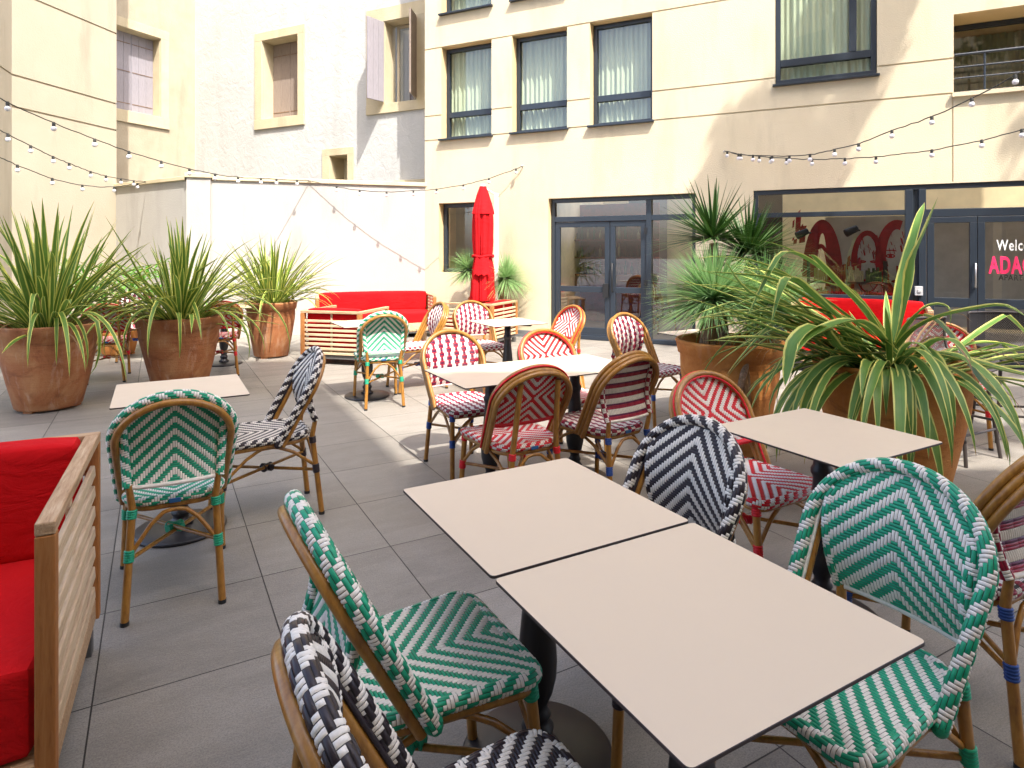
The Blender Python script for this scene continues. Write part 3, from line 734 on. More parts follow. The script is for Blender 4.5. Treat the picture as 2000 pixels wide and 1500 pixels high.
wing('low_wing', 'lower cream hotel wing behind the viewpoint beside the trees', 3.08, 16, 12.2, wins=[(x, z) for x in (5, 8, 11) for z in (4, 7)])
wing('added_rear_block', 'unseen cream block added behind the lower wing to fill window reflections', 3.5, 24, 20, -12, 5, [(x, z) for x in (6, 10, 14) for z in (14, 18, 22)])  # added out of view; keeps open sky out of the window reflections
# ================================================================== BISTRO CHAIRS
def weave(mb, surf, i0, i1, j0, j1, inside, pat, h=.0027, off=0.0, flip=False):
    """over-and-under strands as small raised floats; surf(u,v)->(point, normal)"""
    sg = -1 if flip else 1
    val = {}
    for i in range(i0, i1):
        for j in range(j0, j1):
            if inside(i, j): val[(i, j)] = pat(i, j)
    AL = ((0, .0), (.13, .85), (.5, 1), (.87, .85), (1, .0)); AC = ((.06, .15), (.24, .95), (.76, .95), (.94, .15))
    def strip(u0, v0, L, horiz, mi):
        vs = []
        for t, ht in AL:
            for c, hc in AC:
                u, v = (u0+t*L, v0+c) if horiz else (u0+c, v0+t*L)
                p, n = surf(u, v); vs.append(p+n*(sg*(off+h*(.1+.9*ht)*hc)))
        fs = []; m = len(AC)
        for a in range(len(AL)-1):
            for b in range(m-1):
                q = (a*m+b, (a+1)*m+b, (a+1)*m+b+1, a*m+b+1)
                fs.append(q)
        mb.add(vs, fs, mi, True)
    for j in range(j0, j1):
        i = i0
        while i < i1:
            x = val.get((i, j))
            if x is None or x == 0: i += 1; continue
            k = i
            while k+1 < i1 and val.get((k+1, j)) == x and k+1-i < 6: k += 1
            strip(i, j, k-i+1, True, 0 if x == 1 else 2); i = k+1
    for i in range(i0, i1):
        j = j0
        while j < j1:
            x = val.get((i, j))
            if x != 0: j += 1; continue
            k = j
            while k+1 < j1 and val.get((i, k+1)) == 0 and k+1-j < 6: k += 1
            strip(i, j, k-j+1, False, 1); j = k+1
def sheet(mb, surf, i0, i1, j0, j1, inside, mi, off, step=1):
    vs = {}; fs = []; lst = []
    def vid(a, b):
        if (a, b) not in vs:
            p, n = surf(a, b); vs[(a, b)] = len(lst); lst.append(p+n*off)
        return vs[(a, b)]
    for i in range(i0, i1):
        for j in range(j0, j1):
            if inside(i, j): fs.append((vid(i, j), vid(i+1, j), vid(i+1, j+1), vid(i, j+1)))
    mb.add(lst, fs, mi, True)
def resample(path, step):
    path = [Vector(p) for p in path]; out = [path[0]]; acc = 0
    L = sum((path[i+1]-path[i]).length for i in range(len(path)-1)); n = max(2, int(round(L/step)))
    d = L/n; tgt = d; run = 0
    for i in range(len(path)-1):
        seg = (path[i+1]-path[i]).length
        while run+seg >= tgt-1e-9 and len(out) < n:
            t = (tgt-run)/seg; out.append(path[i].lerp(path[i+1], t)); tgt += d
        run += seg
    out.append(path[-1]); return out
def woven_tube(mb, path, N, ra, rb, around=12, cell=.0085, closed=False, pat=None, h=.0027):
    pts = resample(path, cell); n = len(pts)-1; N = Vector(N).normalized()
    T = []
    for i in range(n+1):
        a = pts[(i-1) % n] if closed else pts[max(i-1, 0)]; b = pts[(i+1) % n] if closed else pts[min(i+1, n)]
        T.append((b-a).normalized())
    def surf(u, v):
        u = max(0, min(n, u)); k = min(int(u), n-1); f = u-k
        c = pts[k].lerp(pts[k+1], f); t = T[k].lerp(T[k+1], f).normalized()
        Nn = (N-t*N.dot(t)).normalized(); B = t.cross(Nn); a = 2*pi*v/around
        nn = (B*cos(a)/ra+Nn*sin(a)/rb).normalized()
        return c+B*(ra*cos(a))+Nn*(rb*sin(a)), nn
    pat = pat or (lambda i, j: 1 if (i+j) % 6 < 3 else 0)
    sheet(mb, surf, 0, n, 0, around, lambda i, j: True, 3, -.0006)
    weave(mb, surf, 0, n, 0, around, lambda i, j: True, pat, h)
TILT = radians(28.9); AUP = Vector((0, -sin(TILT), cos(TILT))); AN = Vector((0, cos(TILT), sin(TILT))); AB = Vector((0, -.05, .425))
A_HW, A_L0, A_RT = .226, .32, .212
def arch_hw(l):
    hw, l0, rt = A_HW, A_L0, A_RT
    if l <= l0: return .205+(hw-.205)*(l/l0)
    t = (l-l0)/rt; return hw*sqrt(max(0, 1-t*t))
def arch_path(inset=0.0, dn=0.0, l_start=-.0):
    hw = A_HW; l0 = A_L0; rt = A_RT; pts = []
    for k in range(7): l = l_start+(l0-l_start)*k/7; pts.append((-(arch_hw(l)-inset), l))
    for k in range(33):
        a = pi-pi*k/32; pts.append(((hw-inset)*cos(a), l0+(rt-inset)*sin(a)))
    for k in range(7): l = l0+(l_start-l0)*(k+1)/7; pts.append((arch_hw(l)-inset, l))
    return [AB+Vector((x, 0, 0))+AUP*l+AN*dn for x, l in pts]
def seat_w(y):
    w = .168+(.212-.168)*(y+.225)/.46
    if y > .175: w -= .06*(1-sqrt(max(0, 1-((y-.175)/.06)**2)))
    if y < -.125: w -= .10*(1-sqrt(max(0, 1-((-.125-y)/.10)**2)))*.9
    return w
def seat_outline():
    ys = [-.225+.46*(.5-.5*cos(pi*k/28)) for k in range(29)]
    right = [(seat_w(y), y) for y in ys]; left = [(-x, y) for x, y in right[::-1]]
    return right+left
def chevron(i, j): a = i if i >= 0 else -1-i; return 1 if (a+j) % 6 < 3 else 0
def chevron_dn(i, j): a = i if i >= 0 else -1-i; return 1 if (a-j) % 6 < 3 else 0
def diamond(c):
    def f(i, j):
        a = i if i >= 0 else -1-i; b = (j-c) if j >= c else c-1-j
        return 1 if (b-a) % 6 < 3 else 0
    return f
def check(i, j):
    q = (i+60) % 6; p = (j//3+(i+60)//6) % 2
    if (p == 0 and q < 4) or (p == 1 and q in (1, 2)): return 2 if j % 3 == 1 else 1
    return 0
def make_chair(kind):
    global A_L0, A_RT
    A_L0, A_RT = (.31, .195) if kind == 'red' else (.32, .212)
    strands = dict(green=('s_green', 's_white', 's_green'), black=('s_black', 's_white', 's_black'), red=('s_red', 's_white', 's_red'), maroon=('s_maroon', 's_white', 's_navy'))[kind]
    ms = [M[x] for x in strands]+[M['gap']]; cord = M[dict(green='s_green', black='s_black', red='s_red', maroon='s_blue')[kind]]
    root = thing('bistro_chair', 'chair', 'chair')
    wrapped = kind in ('green', 'black')
    # --- seat
    mb = MB(); c = .0086
    def ssurf(u, v):
        y = -.225+v*c; y = max(-.225, min(.235, y)); w = seat_w(y); x = max(-w, min(w, u*c))
        z = .468-.007*(1-(x/.2)**2)-.010*max(0, (y-.16)/.07)**2
        return Vector((x, y, z)), Vector((0, 0, 1))
    nj = int(.46/c)
    ins = lambda i, j: abs((i+.5)*c) < seat_w(min(.234, max(-.224, -.225+(j+.5)*c)))
    sp = {'green': chevron_dn, 'black': chevron_dn, 'red': diamond(nj//2), 'maroon': check}[kind]
    sheet(mb, ssurf, -27, 27, 0, nj, ins, 3, -.0012); weave(mb, ssurf, -27, 27, 0, nj, ins, sp)
    def under(u, v): p, n = ssurf(u, v); return Vector((p.x, p.y, .448)), Vector((0, 0, -1))
    sheet(mb, under, -27, 27, 0, nj, ins, 0, 0)
    ol = seat_outline(); rim = [(x, y, .453-.010*max(0, (y-.16)/.07)**2) for x, y in ol]; rim.append(rim[0])
    rp = (lambda i, j: 1 if ((i//3)+(j//6)) % 2 == 0 else 0) if kind == 'maroon' else (lambda i, j: 1 if (i-j) % 6 < 3 else 0)
    woven_tube(mb, rim, (0, 0, 1), .016, .017, 10, .0095, True, rp)
    obj('seat', mb, ms, root)
    # --- frame ring under the seat
    mb = MB(); mb.tube([(x*.97, y*.97, .424) for x, y in ol], .0125, 8, closed=True); obj('seat_frame', mb, M['bamboo'], root)
    # --- back panel
    mb = MB(); c = .0095 if kind == 'maroon' else .0088
    if kind != 'red':
        def pw(z):
            lo = .174+(.191-.174)*min(1, max(0, (z-.53)/.20)); l = (z-.425)/cos(TILT)
            return max(.004, min(lo, arch_hw(l)-.018))
        ztop = .425+(A_L0+A_RT-.018)*cos(TILT)
        def psurf(u, v):
            z = min(ztop, .53+v*c); w = pw(z); x = max(-w, min(w, u*c)); t = (z-.53)/(ztop-.53)
            ya = AB.y-(z-AB.z)*math.tan(TILT)
            y = (-.262*(1-t)+(ya+.004)*t)+.022*(x/.17)**2*(1-t**3)
            return Vector((x, y, z)), Vector((0, .985, .17))
        nj = int((ztop-.53)/c); ins = lambda i, j: abs((i+.5)*c) < pw(.53+(j+.5)*c)+.002
        pp = check if kind == 'maroon' else chevron
        if kind == 'maroon':
            back = lambda i, j: 1 if (j//3) % 2 == 0 and j % 3 != 2 else (2 if (j//3) % 2 == 0 else 0)
        else: back = pp
        sheet(mb, psurf, -24, 24, 0, nj, ins, 3, .0); weave(mb, psurf, -24, 24, 0, nj, ins, pp, off=.0012); weave(mb, psurf, -24, 24, 0, nj, ins, back, off=.0012, flip=True)
        # rolled lower edge and wrapped posts
        mb.tube([psurf(u, -.5)[0]+Vector((0, -.003, 0)) for u in range(-17, 18)], .009, 8, 1)
        for s in (-1, 1):
            pts = [Vector((s*(pw(z)-.006), psurf(s*30, (z-.53)/c)[0].y-.012, z)) for z in [.525+.03*k for k in range(10)]]
            woven_tube(mb, pts, (0, 1, 0), .015, .015, 8, .009, pat=(rp if kind == 'maroon' else (lambda i, j: 1 if (i+s*j) % 6 < 3 else 0)))
        obj('backrest', mb, ms, root)
    else:
        l_a, l_b = .165, A_L0+A_RT-.014
        def pw(l): return max(.004, arch_hw(l)-.012)
        def psurf(u, v):
            l = min(l_b, l_a+v*c); w = pw(l); x = max(-w, min(w, u*c)); return AB+AUP*l+Vector((x, 0, 0))-AN*(.018*(1-(x/.23)**2)*(1 if l < .41 else max(0, (l_b-l)/(l_b-.41)))), AN
        nj = int((l_b-l_a)/c); ins = lambda i, j: abs((i+.5)*c) < pw(l_a+(j+.5)*c)+.002
        pp = diamond(nj//2)
        sheet(mb, psurf, -30, 30, 0, nj, ins, 3, 0); weave(mb, psurf, -30, 30, 0, nj, ins, pp, off=.0012); weave(mb, psurf, -30, 30, 0, nj, ins, pp, off=.0012, flip=True)
        bo = obj('backrest', mb, ms, root)
        mb = MB(); rail = [AB+AUP*(l_a-.006)+Vector((x, 0, 0))-AN*(.018*(1-(x/.23)**2)) for x in [-.215+.043*k for k in range(11)]]
        n = 60; rr = resample(rail, .43/n); mb.tube(rr, [.0125+.0016*(k % 2) for k in range(len(rr))], 8); obj('lower_rail', mb, M['s_red'], bo)
    # --- back arch
    if wrapped:
        mb = MB(); woven_tube(mb, arch_path(0, .006), AN, .0168, .0195, 10, .0100); 
        for e in (arch_path(0, .006)[0], arch_path(0, .006)[-1]): mb.sphere(e, .0185, 10, 6, 0)
        ar = obj('back_frame', mb, ms, root)
        mb = MB(); mb.tube(arch_path(.013, -.025), .0148, 10, hint=AN); obj('bamboo_arch', mb, M['bamboo'], ar)
        mb = MB(); mb.tube(arch_path(.0185, -.006), .0058, 6, hint=AN); obj('piping', mb, M['s_white'] if kind == 'green' else M['s_black'], ar)
    else:
        mb = MB()
        for dn in (.016, -.009, -.034): mb.tube(arch_path(0 if dn > 0 else .004, dn), .0138, 10, hint=AN)
        ar = obj('back_frame', mb, M['bamboo'], root)
        if kind == 'red':
            mb = MB(); mb.tube(arch_path(-.0125, .004), .0056, 6, hint=AN); mb.tube(arch_path(.0165, .016), .0056, 6, hint=AN); obj('red_piping', mb, M['s_red'], ar)
    # --- legs
    def coil(mbx, a, b, r, turns=5):
        a, b = Vector(a), Vector(b); n = turns*4; mbx.tube([a.lerp(b, k/n) for k in range(n+1)], [r+.0028*sin(pi*((k/4) % 1)) for k in range(n+1)], 10)
    def at_(p, z):
        for a, b in zip(p, p[1:]):
            if a[2] <= z <= b[2]: return Vector(a).lerp(Vector(b), (z-a[2])/(b[2]-a[2]))
    for s in (-1, 1):
        fp = [(s*.208, .245, .0), (s*.200, .228, .2), (s*.190, .205, .445)]
        if kind == 'red': rp_ = [(s*.175, -.285, 0), (s*.135, -.243, .42), (s*.125, -.252, .52), (s*.112, -.292, .80)]
        else: rp_ = [(s*.175, -.285, 0), (s*.152, -.238, .44), (s*.163, -.254, .538)]
        for pth, rear in ((fp, 0), (rp_, 1)):
            mb = MB(); mb.tube([(pth[0][0], pth[0][1], .012)]+[tuple(p) for p in pth[1:]], [.0152]*(len(pth)-1)+[.0125 if rear and kind != 'red' else .0152], 10); lg = obj('leg', mb, M['bamboo'], root)
            mb = MB(); mb.tube([(pth[0][0], pth[0][1], .0), (pth[0][0], pth[0][1], .016)], .0165, 10); obj('foot_cap', mb, M['black'], lg)
            mb = MB(); coil(mb, at_(pth, .235), at_(pth, .282), .0175)
            obj('cord_binding', mb, cord, lg)
            mb = MB(); coil(mb, at_(pth, .395 if not rear else .40), at_(pth, .435), .0175, 4)
            obj('cord_binding', mb, cord, lg)
    # --- braces
    B = [[(-.152, -.256, .27), (-.085, -.242, .365), (-.035, -.236, .408), (.035, -.236, .408), (.085, -.242, .365), (.152, -.256, .27)],
         [(-.197, .223, .27), (-.11, .215, .37), (-.04, .208, .41), (.04, .208, .41), (.11, .215, .37), (.197, .223, .27)]]
    for s in (-1, 1): B.append([(s*.197, .223, .27), (s*.186, .11, .37), (s*.178, .04, .41), (s*.17, -.04, .41), (s*.16, -.13, .37), (s*.152, -.256, .27)])
    for b in B:
        mb = MB(); mb.tube(resample(b, .03), .0088, 8); obj('brace', mb, M['bamboo'], root)
    for s in (-1, 1):
        mb = MB(); mb.tube([(s*-.197, .223, .256+.008*s), (s*.155, -.258, .256+.008*s)], .0088, 8); st = obj('stretcher', mb, M['bamboo'], root)
    mb = MB(); cx, cy = -.0, -.04
    coil(mb, (-.03, -.0, .256), (.03, -.05, .256), .017, 6); coil(mb, (.028, .0, .256), (-.028, -.05, .256), .0165, 6); obj('knot', mb, cord, st)
    for s in (-1, 1):
        for yy, zz, dy in ((.175, .256, -.045), (-.215, .256, .035)):
            pass
    mb = MB(); mb.box(-.022, .022, -.2465, -.2405, .438, .456); obj('maker_tag', mb, M['tag'], root, bevel=.002)
    return root
PROTO = {}
GROUPS = dict(green='green and white woven bistro chairs', black='black and white woven bistro chairs', red='red and white woven bistro chairs', maroon='maroon checked woven bistro chairs')
def chair(kind, x, y, f, label):
    loc = (x, y, 0); rot = face_rot(*f)
    if kind not in PROTO:
        r = make_chair(kind); PROTO[kind] = r; r.location = loc; r.rotation_euler = (0, 0, rot); r['label'] = label; r['group'] = GROUPS[kind]
        return r
    return dup(PROTO[kind], loc, rot, label, GROUPS[kind])
d1, d2 = (-.488, .873), (.873, .488)
nd1, nd2 = (.488, -.873), (-.873, -.488)
def rotv(f, a): a = radians(a); return (f[0]*cos(a)-f[1]*sin(a), f[0]*sin(a)+f[1]*cos(a))
CH = [
 ('green', .80, 1.55, nd2, 'green and white chevron chair nearest the viewer, its seat under the right table edge'),
 ('black', .39, 2.01, nd2, 'black and white chair at the far right of the joined front tables'),
 ('green', -.23, 1.60, d2, 'green and white chair tucked in at the left of the front tables'),
 ('black', -.042, 1.062, (.89, .455), 'black and white chair closest of all, cut off by the lower picture edge'),
 ('green', -1.503, 2.83, (-.47, .88), 'green and white chair seen from behind beside the wooden bench'),
 ('black', -1.40, 3.56, (-.86, -.51), 'black and white chair turned sideways at the single table on the left'),
 ('green', -1.285, 6.16, (-.37, .93), 'sunlit green and white chair seen from behind near the slatted armchair'),
 ('maroon', -1.03, 6.78, (-.88, -.475), 'maroon checked chair turned left between sunlit green chair and coffee table'),
 ('maroon', -.31, 4.27, nd1, 'maroon checked chair behind the left end of the middle tables'),
 ('red', .36, 4.5, nd1, 'red and white chair on the far side of the middle tables'),
 ('red', .0, 3.52, d1, 'red and white diamond chair with its back to the viewer at the middle tables'),
 ('maroon', .52, 3.80, rotv(d1, 6), 'maroon striped chair with its back to the viewer, right end of middle tables'),
 ('maroon', -.33, 6.85, nd1, 'maroon checked chair at the small table before the parasol'),
 ('red', .42, 6.65, nd2, 'red and white chair standing in front of the glass entrance doors'),
 ('maroon', 1.18, 5.52, (.62, -.78), 'maroon checked chair left of the palm pot, facing the partly hidden table'),
 ('red', 1.06, 2.86, nd1, 'red and white diamond chair behind the right hand table, beside the terracotta pot'),
 ('maroon', 1.46, 2.14, d1, 'maroon striped chair cut off at the right edge behind the big green chair'),
 ('red', -3.5, 7.6, d1, 'red and white chair between the two terracotta pots on the left'),
 ('red', -4.62, 7.25, d1, 'red framed chair half hidden behind the leftmost pot'),
 ('maroon', -5.1, 8.6, nd1, 'maroon checked chair half hidden by leaves behind the leftmost pot'),
 ('black', -5.15, 9.45, (-.8, .6), 'black and white chair hidden among leaves by the far left wall'),
 ('red', 3.42, 4.98, (-.35, -.94), 'red and white chair behind the large drooping plant beside the mesh stools'),
]
for k, x, y, f, l in CH: chair(k, x, y, f, l)
# one inside the entrance and one up on the balcony
pi_ = FA.o+FA.r*3.9+FA.n*1.6; chair('maroon', pi_.x, pi_.y, nd1, 'maroon checked chair indoors behind the glass entrance doors')
pb = FA.o+FA.r*8.72+FA.n*.92; cb = chair('red', pb.x, pb.y, (.444, .896), 'red and white chair upstairs behind the balcony glass'); cb.location.z = 2.712
# ================================================================== TABLES
def rrect(hx, hy, r, n=4):
    pts = []
    for cx, cy, a0 in ((hx-r, hy-r, 0), (-hx+r, hy-r, 90), (-hx+r, -hy+r, 180), (hx-r, -hy+r, 270)):
        for k in range(n+1): a = radians(a0+90*k/n); pts.append((cx+r*cos(a), cy+r*sin(a)))
    return pts
COLPROF = [(.001, .032), (.060, .032), (.062, .045), (.040, .06), (.036, .075), (.046, .088), (.047, .10), (.036, .112), (.034, .125), (.040, .135),
           (.030, .15), (.029, .165), (.045, .20), (.055, .245), (.0575, .29), (.054, .34), (.046, .42), (.038, .50), (.034, .56), (.036, .572), (.042, .582), (.042, .60), (.034, .612), (.032, .63), (.034, .725), (.001, .725)]
def make_table():
    t = thing('bistro_table', 'table', 'table')
    mb = MB(); hx, hy = .305, .30; pts = rrect(hx, hy, .012); n = len(pts)
    z0, z1, ch = .7335, .740, .001
    ptc = rrect(hx-ch, hy-ch, .0115)
    vs = [(x, y, z0) for x, y in pts]+[(x, y, z1-ch) for x, y in pts]+[(x, y, z1) for x, y in ptc]
    fs = [(i, (i+1) % n, n+(i+1) % n, n+i) for i in range(n)]+[(n+i, n+(i+1) % n, 2*n+(i+1) % n, 2*n+i) for i in range(n)]
    mb.add(vs, fs, 1); mb.add(vs[:n], [tuple(range(n))[::-1]], 1); mb.add(vs[2*n:], [tuple(range(n))], 0)
    obj('tabletop', mb, [M['lam'], M['edge']], t)
    mb = MB(); mb.lathe(COLPROF, 28)
    obj('column', mb, M['blackmetal'], t)
    mb = MB(); mb.lathe([(.001, .0), (.215, .0), (.222, .004), (.222, .014), (.214, .020), (.12, .027), (.064, .034), (.001, .034)], 44); obj('base', mb, M['blackmetal'], t)
    mb = MB()
    for a in (45, 135): 
        m = Matrix.Rotation(radians(a), 4, 'Z'); mb.box(-.25, .25, -.02, .02, .718, .7325, 0, m) if a == 45 else mb.box(-.25, .25, -.02, .02, .705, .7175, 0, m)
    obj('bracket', mb, M['blackmetal'], t)
    return t
TB = [(.074, 1.845, 'sand coloured square table farther away of the joined front pair'), (.372, 1.312, 'sand coloured square table nearest the viewer, bottom of the picture'),
      (-1.752, 3.36, 'small sand table on the left before the middle terracotta pot'),
      (-.128, 3.787, 'left table of the joined middle pair between red chairs'), (.404, 4.085, 'right table of the joined middle pair, half in sunlight'),
      (1.245, 2.55, 'sand table on the right in front of the drooping plant'),
      (-1.46, 6.40, 'sunlit table behind the green chair by the slatted armchair'), (-.045, 6.47, 'sunlit table before the closed red parasol and armchair'),
      (1.70, 5.55, 'sunlit table partly hidden by the palm pot near the entrance'),
      (-3.72, 8.2, 'table behind the middle pot of the left plants'), (-5.05, 6.95, 'table standing behind the leftmost terracotta pot')]
tproto = None
trot = atan2(.488, .873)
for x, y, l in TB:
    if tproto is None:
        tproto = make_table(); tproto.location = (x, y, 0); tproto.rotation_euler = (0, 0, trot); tproto['label'] = l; tproto['group'] = 'square bistro tables'
    else: dup(tproto, (x, y, 0), trot, l, 'square bistro tables')
# ================================================================== SLATTED SOFAS
def sofa(name, label, cat, w, d, h, loc, rot, seat_h=.42, group=None, armh=None, slat=.031, gap=.028, back_h=None, cush_h=None, tilt=.0, P=.055):
    t = thing(name, label, cat, loc, rot, group); armh = armh or h
    ps = [(-w/2, -d/2), (w/2-P, -d/2), (-w/2, d/2-P), (w/2-P, d/2-P)]
    for x, y in ps:
        mb = MB(); mb.box(x, x+P, y, y+P, .12, h-.034); obj('post', mb, M['ripez'], t, bevel=.004)
    mb = MB(); mb.box(-w/2, w/2, -d/2, -d/2+P, h-.033, h); obj('top_rail', mb, M['teakx'], t, bevel=.004)
    for s in (-1, 1):
        x = -w/2 if s < 0 else w/2-P
        mb = MB(); mb.box(x, x+P, -d/2+P+.001, d/2, h-.033, h); obj('arm_rail', mb, M['teaky'], t, bevel=.004)
    n = int((h-.034-.13)/(slat+gap))
    zs = [.13+k*(slat+gap) for k in range(n)]
    mb = MB()
    for z in zs: mb.box(-w/2+P, w/2-P, -d/2+.012, -d/2+.028, z, z+slat)
    for k in range(1, int(w/.32)): x = -w/2+w*k/int(w/.32); mb.box(x-.012, x+.012, -d/2+.031, -d/2+.046, .13, h-.04)
    obj('slat_panel', mb, M['slatx'], t, bevel=.003)
    for s in (-1, 1):
        mb = MB(); x0, x1 = (-w/2+.012, -w/2+.028) if s < 0 else (w/2-.028, w/2-.012)
        
        for z in zs:
            k = s*tilt; mb.slab([(x0+k, z), (x1+k, z), (x1-k*.4, z+slat), (x0-k*.4, z+slat)], -d/2+P, d/2-P)
        xi = x1+.001 if s < 0 else x0-.014; mb.box(xi, xi+.013, -.02, .02, .13, h-.04)
        obj('slat_panel', mb, M['slaty'], t, bevel=.003)
    mb = MB(); mb.box(-w/2+.01, w/2-.01, -d/2+.05, d/2-.005, .125, .20); obj('seat_base', mb, M['teakx'], t, bevel=.004)
    grey = plain('grey_plinth_metal', (.09, .085, .08, 1), .5)
    mb = MB(); mb.box(-w/2+.03, w/2-.03, -d/2+.03, d/2-.03, .075, .119); obj('underframe', mb, grey, t)
    for x, y in ps:
        mb = MB(); xx = x+(.02 if x < 0 else -.02); yy = y+(.02 if y < 0 else -.02); mb.box(xx, xx+.05, yy, yy+.05, 0, .074); obj('foot', mb, grey, t, bevel=.003)
    nc = 1; cw = (w-2*P-.01)/nc
    for k in range(nc):
        cx = -w/2+P+.005+cw*(k+.5)
        mb = MB(); mb.cushion(cx, .03, .20+(seat_h-.20)/2+.002, cw-.004, d-.09, seat_h-.20, .028, .012); obj('seat_cushion', mb, M['redcloth'], t)
        ch_ = (cush_h or h-.02)-seat_h+.02
        mb = MB(); mb.cushion(cx, -d/2+.05+.075, seat_h+ch_/2-.01, cw-.008, .145, ch_, .028, .012); obj('back_cushion', mb, M['redcloth'], t)
    return t
SG = 'slatted wooden seats with red cushions'
sofa('slatted_sofa', 'teak slatted sofa with red cushions cut off at the left edge', 'sofa', 1.7, .88, .80, (-2.10, 1.60, 0), face_rot(.45, -.893), .44, SG, cush_h=.805, slat=.040, gap=.034, tilt=.002, P=.044)
sofa('slatted_sofa', 'long red cushioned sofa against the white garden wall', 'sofa', 1.95, .80, .70, (-2.33, 10.82, 0), face_rot(.307, -.951), .42, SG, cush_h=.73)
sofa('slatted_armchair', 'slatted armchair showing its back to the viewer, red behind slats', 'armchair', .86, .82, .69, (-2.22, 8.50, 0), face_rot(.25, .968), .40, SG, cush_h=.70)
sofa('slatted_armchair', 'slatted armchair turned sideways under the closed red parasol', 'armchair', .86, .90, .665, (-.50, 10.02, 0), face_rot(-.896, .444), .40, SG, cush_h=.66)
sofa('slatted_sofa', 'red cushioned sofa by the shopfront behind the drooping plant', 'sofa', 1.5, .80, .80, (4.22, 7.75, 0), face_rot(-.5, -.866), .42, SG, cush_h=.84)
# coffee table
ct = thing('coffee_table', 'low teak coffee table between the sofa and the armchair', 'table', (-1.36, 8.55, 0), trot)
mb = MB()
for k in range(7): mb.box(-.35+.1*k, -.255+.1*k, -.35, .35, .42, .445)
obj('tabletop', mb, M['teaky'], ct, bevel=.003)
for x in (-1, 1):
    for y in (-1, 1): mb = MB(); mb.box(x*.3-.03, x*.3+.03, y*.3-.03, y*.3+.03, 0, .419); obj('leg', mb, M['teakz'], ct, bevel=.003)
# ================================================================== POTS AND PLANTS
def pot_prof(R, rb, h, t=.035):
    return [(.001, .0), (rb-.01, .0), (rb, .012), (rb+(R-rb)*.35, h*.33), (rb+(R-rb)*.72, h*.7), (R-.035, h-.11), (R-.02, h-.10), (R-.008, h-.03), (R, h-.012), (R-.008, h), (R-t+.005, h), (R-t, h-.012), (R-t-.02, h-.14), (.001, h-.142)]
def pot(root, R, rb, h, mat, z=0.0):
    mb = MB(); f = lambda r, zz, a: r*(1+.006*sin(3*a+zz*5)+.004*sin(7*a-zz*9)); mb.lathe(pot_prof(R, rb, h)[:-1], 56, (0, 0, z+.02), 0, True, f); o = obj('pot', mb, mat, root)
    mb = MB(); mb.lathe([(.001, h-.085), (R-.06, h-.10)], 40, (0, 0, z)); so = obj('soil', mb, M['soil'], root)
    mb = MB()
    for k in range(3): a = k*2.1+.4; x, y = cos(a)*rb*.75, sin(a)*rb*.75; mb.box(x-.04, x+.04, y-.04, y+.04, 0, .019)
    obj('pot_foot', mb, mat, root)
def arc_leaf(mb, base, az, L, el, droop, w, seg=9, kink=None, twist=0.0, fold=.25, curvepow=1.6):
    p = Vector(base); pts = [p.copy()]; e = el; a = az; step = L/seg
    for k in range(seg):
        t = (k+1)/seg
        e = el-droop*(t**curvepow); 
        if kink and t > kink[0]: e -= kink[1]
        a = az+twist*t
        p = p+Vector((cos(e)*cos(a), cos(e)*sin(a), sin(e)))*step; pts.append(p.copy())
    mb.leaf(pts, w, 0, fold)
def phormium(label, x, y, R, rb, h, seed, n, Lr, wr, mat='phorm', terr='terra', up=.62, extra=()):
    r = random.Random(seed); t = thing('potted_flax', label, 'potted plant', (x, y, 0), 0, 'terracotta pots with striped flax')
    pot(t, R, rb, h, M[terr]); mb = MB()
    for k in range(n):
        az = r.uniform(0, 2*pi); q = r.random(); b = r.uniform(.0, .15)
        base = (b*cos(az+r.uniform(-.5, .5)), b*sin(az+r.uniform(-.5, .5)), h-.10)
        if q < up*.5: el = radians(r.uniform(58, 89)); droop = radians(r.uniform(0, 22)); L = r.uniform(.66, 1.05)*Lr
        elif q < .84: el = radians(r.uniform(28, 66)); droop = radians(r.uniform(0, 60)); L = r.uniform(.72, 1.12)*Lr
        elif q < .93: el = radians(r.uniform(8, 35)); droop = radians(r.uniform(5, 60)); L = r.uniform(.5, .85)*Lr
        else: el = radians(r.uniform(35, 62)); droop = radians(r.uniform(95, 150)); L = r.uniform(.75, 1.1)*Lr
        arc_leaf(mb, base, az, L, el, droop, r.uniform(*wr), 10, (r.uniform(.5, .8), radians(r.uniform(15, 50))) if r.random() < .1 else None, r.uniform(-.3, .3))
    for (az, L, el, droop, w) in extra: arc_leaf(mb, (.1*cos(radians(az)), .1*sin(radians(az)), h-.1), radians(az), L, radians(el), radians(droop), w, 12)
    fo_ = obj('foliage', mb, M[mat], t)
    mb = MB()
    for k in range(9):
        az = r.uniform(0, 2*pi); arc_leaf(mb, (.1*cos(az), .1*sin(az), h-.1), az, r.uniform(.4, .8)*Lr, radians(r.uniform(20, 60)), radians(r.uniform(60, 140)), .016, 8)
    obj('dry_leaf', mb, M['dead'], t); return t
phormium('leftmost large terracotta pot of striped flax with tall upright leaves', -4.34, 5.95, .43, .265, .77, 11, 140, 1.28, (.032, .06), up=.66,
    extra=[(-35, 1.75, 34, 105, .045), (-62, 1.2, 48, 140, .04), (-48, 1.5, 40, 120, .045), (75, 1.25, 86, 6, .05), (110, 1.2, 84, 8, .05), (150, 1.2, 76, 10, .05), (20, 1.2, 64, 10, .05), (5, 1.15, 60, 8, .045), (-42, 1.25, 30, 95, .04)])
